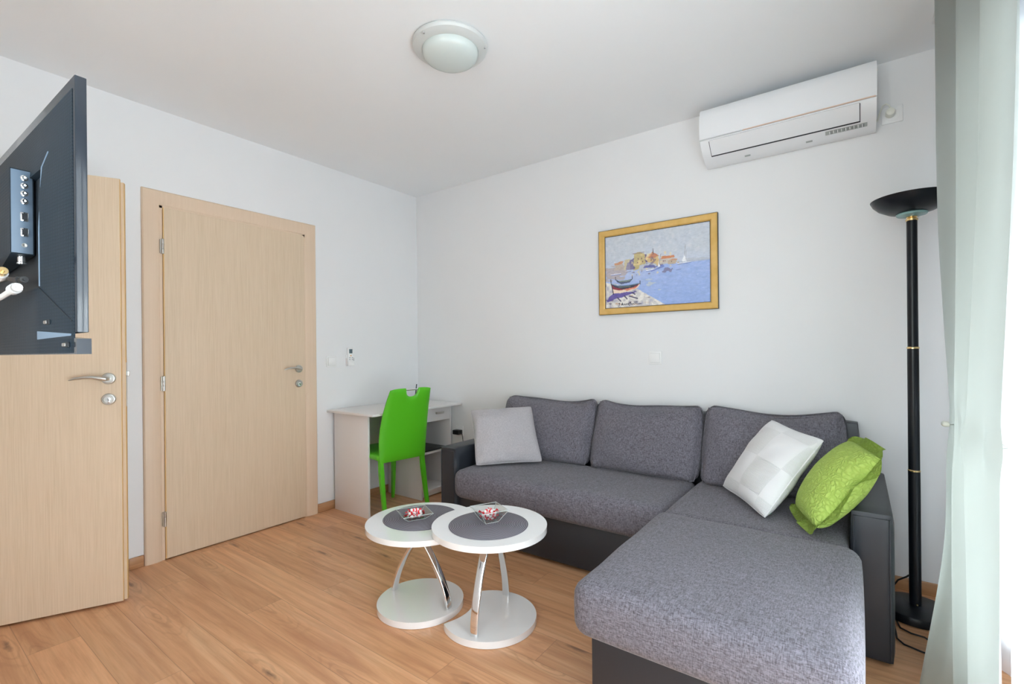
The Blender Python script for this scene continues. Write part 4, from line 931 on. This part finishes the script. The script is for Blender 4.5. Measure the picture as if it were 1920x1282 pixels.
cable('power_cable', 'black cable with a flat plug hanging behind the television', [(2.036, -2.802, 1.313), (1.990, -2.802, 1.315), (1.90, -2.806, 1.326), (1.78, -2.80, 1.332), (1.66, -2.81, 1.33), (1.62, -2.93, 1.1), (1.60, -3.2, .9), (1.58, YS + .02, .8)], .0040, 'black_plastic', 'black_plastic', .026)

TVR = Matrix.Translation((2.205, -2.7665, 0)) @ Matrix.Rotation(math.radians(1.5), 4, 'Z') @ Matrix.Translation((-2.205, 2.7665, 0))
for o in list(COL.objects):
    if o.parent is None and (o.name.startswith('television') or o.get('category') == 'cable'): o.matrix_world = TVR @ XF[o.name]
# ================================================================== CURTAINS
def catmull(P, n):
    out = []; P = [Vector(p) for p in P]; Q = [P[0] * 2 - P[1]] + P + [P[-1] * 2 - P[-2]]
    for k in range(1, len(Q) - 2):
        for i in range(n):
            s_ = i / n; a, b_, c_, d_ = Q[k - 1:k + 3]
            out.append(.5 * ((2 * b_) + (c_ - a) * s_ + (2 * a - 5 * b_ + 4 * c_ - d_) * s_ * s_ + (3 * b_ - a - 3 * c_ + d_) * s_ ** 3))
    out.append(P[-1]); return out
# plan outlines (x, y) at several heights: fold crests reach into the room (small x)
ROWS = [
 (2.56, [(3.555, -.30), (3.484, -.50), (3.530, -.60), (3.600, -.76), (3.570, -.83), (3.502, -.85), (3.545, -.93), (3.610, -1.05), (3.575, -1.09), (3.526, -1.10), (3.560, -1.19), (3.566, -1.30)]),
 (1.70, [(3.545, -.32), (3.487, -.50), (3.525, -.60), (3.590, -.75), (3.560, -.83), (3.497, -.85), (3.535, -.93), (3.600, -1.04), (3.560, -1.09), (3.511, -1.10), (3.540, -1.19), (3.547, -1.30)]),
 (1.25, [(3.540, -.34), (3.503, -.50), (3.520, -.60), (3.565, -.72), (3.545, -.82), (3.492, -.85), (3.515, -.93), (3.570, -1.03), (3.545, -1.08), (3.494, -1.10), (3.512, -1.20), (3.530, -1.30)]),
 (1.02, [(3.535, -.38), (3.512, -.52), (3.518, -.60), (3.545, -.70), (3.535, -.81), (3.488, -.85), (3.502, -.92), (3.545, -1.0), (3.530, -1.06), (3.486, -1.08), (3.502, -1.19), (3.522, -1.29)]),
 (0.90, [(3.532, -.42), (3.513, -.55), (3.513, -.62), (3.528, -.70), (3.520, -.78), (3.494, -.82), (3.500, -.90), (3.520, -.98), (3.510, -1.03), (3.476, -1.06), (3.496, -1.18), (3.519, -1.28)]),
 (0.78, [(3.535, -.40), (3.502, -.55), (3.515, -.64), (3.545, -.72), (3.530, -.81), (3.482, -.85), (3.495, -.92), (3.530, -1.0), (3.515, -1.05), (3.478, -1.08), (3.495, -1.19), (3.518, -1.29)]),
 (0.45, [(3.540, -.42), (3.480, -.65), (3.520, -.72), (3.570, -.82), (3.540, -.89), (3.470, -.92), (3.500, -.98), (3.550, -1.06), (3.530, -1.10), (3.478, -1.12), (3.492, -1.22), (3.508, -1.33)]),
 (0.01, [(3.540, -.48), (3.390, -.86), (3.440, -.90), (3.510, -.97), (3.500, -1.01), (3.460, -1.02), (3.500, -1.06), (3.545, -1.13), (3.520, -1.16), (3.472, -1.17), (3.484, -1.27), (3.494, -1.38)]),
]
zs_ = [r_[0] for r_ in ROWS]; NR = 90; lines = [catmull([(x, y, 0) for x, y in r_[1]], 9) for r_ in ROWS]
def hermite(vals, ts, tq):
    # monotone-ish cubic through heights
    for k in range(len(ts) - 1):
        if ts[k] >= tq >= ts[k + 1]:
            s_ = (ts[k] - tq) / (ts[k] - ts[k + 1]); m0 = (vals[k + 1] - vals[max(k - 1, 0)]) / (ts[max(k - 1, 0)] - ts[k + 1]) * (ts[k] - ts[k + 1]); m1 = (vals[min(k + 2, len(ts) - 1)] - vals[k]) / (ts[k] - ts[min(k + 2, len(ts) - 1)]) * (ts[k] - ts[k + 1])
            return vals[k] * (2 * s_ ** 3 - 3 * s_ ** 2 + 1) + m0 * (s_ ** 3 - 2 * s_ ** 2 + s_) + vals[k + 1] * (-2 * s_ ** 3 + 3 * s_ ** 2) + m1 * (s_ ** 3 - s_ ** 2)
    return vals[-1]
b = MB(); V = []; F = []; nc = len(lines[0])
for j in range(NR + 1):
    z = 2.56 + (.01 - 2.56) * j / NR
    for i in range(nc):
        x = hermite([l[i].x for l in lines], zs_, z); y = hermite([l[i].y for l in lines], zs_, z)
        # pinch creases round the tieback
        g_ = math.exp(-((z - .905) / .05) ** 2); x += .010 * g_ * math.cos(i * .5) * (1 if i > 50 else .3) + .012 * math.exp(-((z - .90) / .10) ** 2) * math.exp(-((i - nc * .86) / 7.) ** 2)
        V.append((x, y, z))
for j in range(NR):
    for i in range(nc - 1): F.append((j * nc + i, j * nc + i + 1, (j + 1) * nc + i + 1, (j + 1) * nc + i))
b.add(V, F); bmesh.ops.solidify(b.bm, geom=b.bm.faces[:], thickness=.0015)
o = b.build('curtain', 'sage_satin', None, angle=80); tag(o, 'pale sage green satin curtain gathered beside the balcony door', 'curtain')
t = thing('curtain_tieback', 'thin cord tieback with a pale oval knob round the green curtain', 'tieback', (3.50, -.60, .90))
b = MB(); b.rbox(3.478, 3.500, -.66, -.615, .885, .903, r=.008, n=(6, 8, 6)); b.build('knob', 'cream_plastic', t)
b = MB(); b.tube([(3.495, -.64, .893), (3.520, -.70, .898), (3.530, -.95, .902), (3.535, -1.06, .908), (3.530, -1.24, .912), (3.540, -1.25, .914), (3.548, -1.20, .91), (3.552, -.80, .90), (3.540, -.62, .897), (3.500, -.640, .893)], .0012, n=6); b.build('cord', 'sage_satin', t)
# sheer
b = MB(); V = []; F = []; N_ = 260; NZ_ = 24
for j in range(NZ_ + 1):
    z = 2.56 + (.015 - 2.56) * j / NZ_; kz = j / NZ_
    for i in range(N_ + 1):
        s_ = i / N_; y = -.32 + (-3.22 + .32) * s_
        x = 3.650 + .016 * math.sin(s_ * 60 + .6 * math.sin(s_ * 13)) * (.8 + .3 * kz) + .008 * math.sin(s_ * 133 + kz) - .004
        V.append((x, y, z))
for j in range(NZ_):
    for i in range(N_): F.append((j * (N_ + 1) + i, j * (N_ + 1) + i + 1, (j + 1) * (N_ + 1) + i + 1, (j + 1) * (N_ + 1) + i))
b.add(V, F); o = b.build('sheer_curtain', 'sheer_voile', None, angle=80); tag(o, 'white translucent voile curtain hanging across the balcony door', 'curtain')
t = thing('curtain_rail', 'white double curtain rail fixed on the ceiling along the balcony door', 'curtain rail', (3.57, -1.8, 2.56))
b = MB(); b.box(3.50, 3.65, -3.3, -.26, 2.562, 2.5795, bev=.003); b.build('rail', 'white_plastic', t)
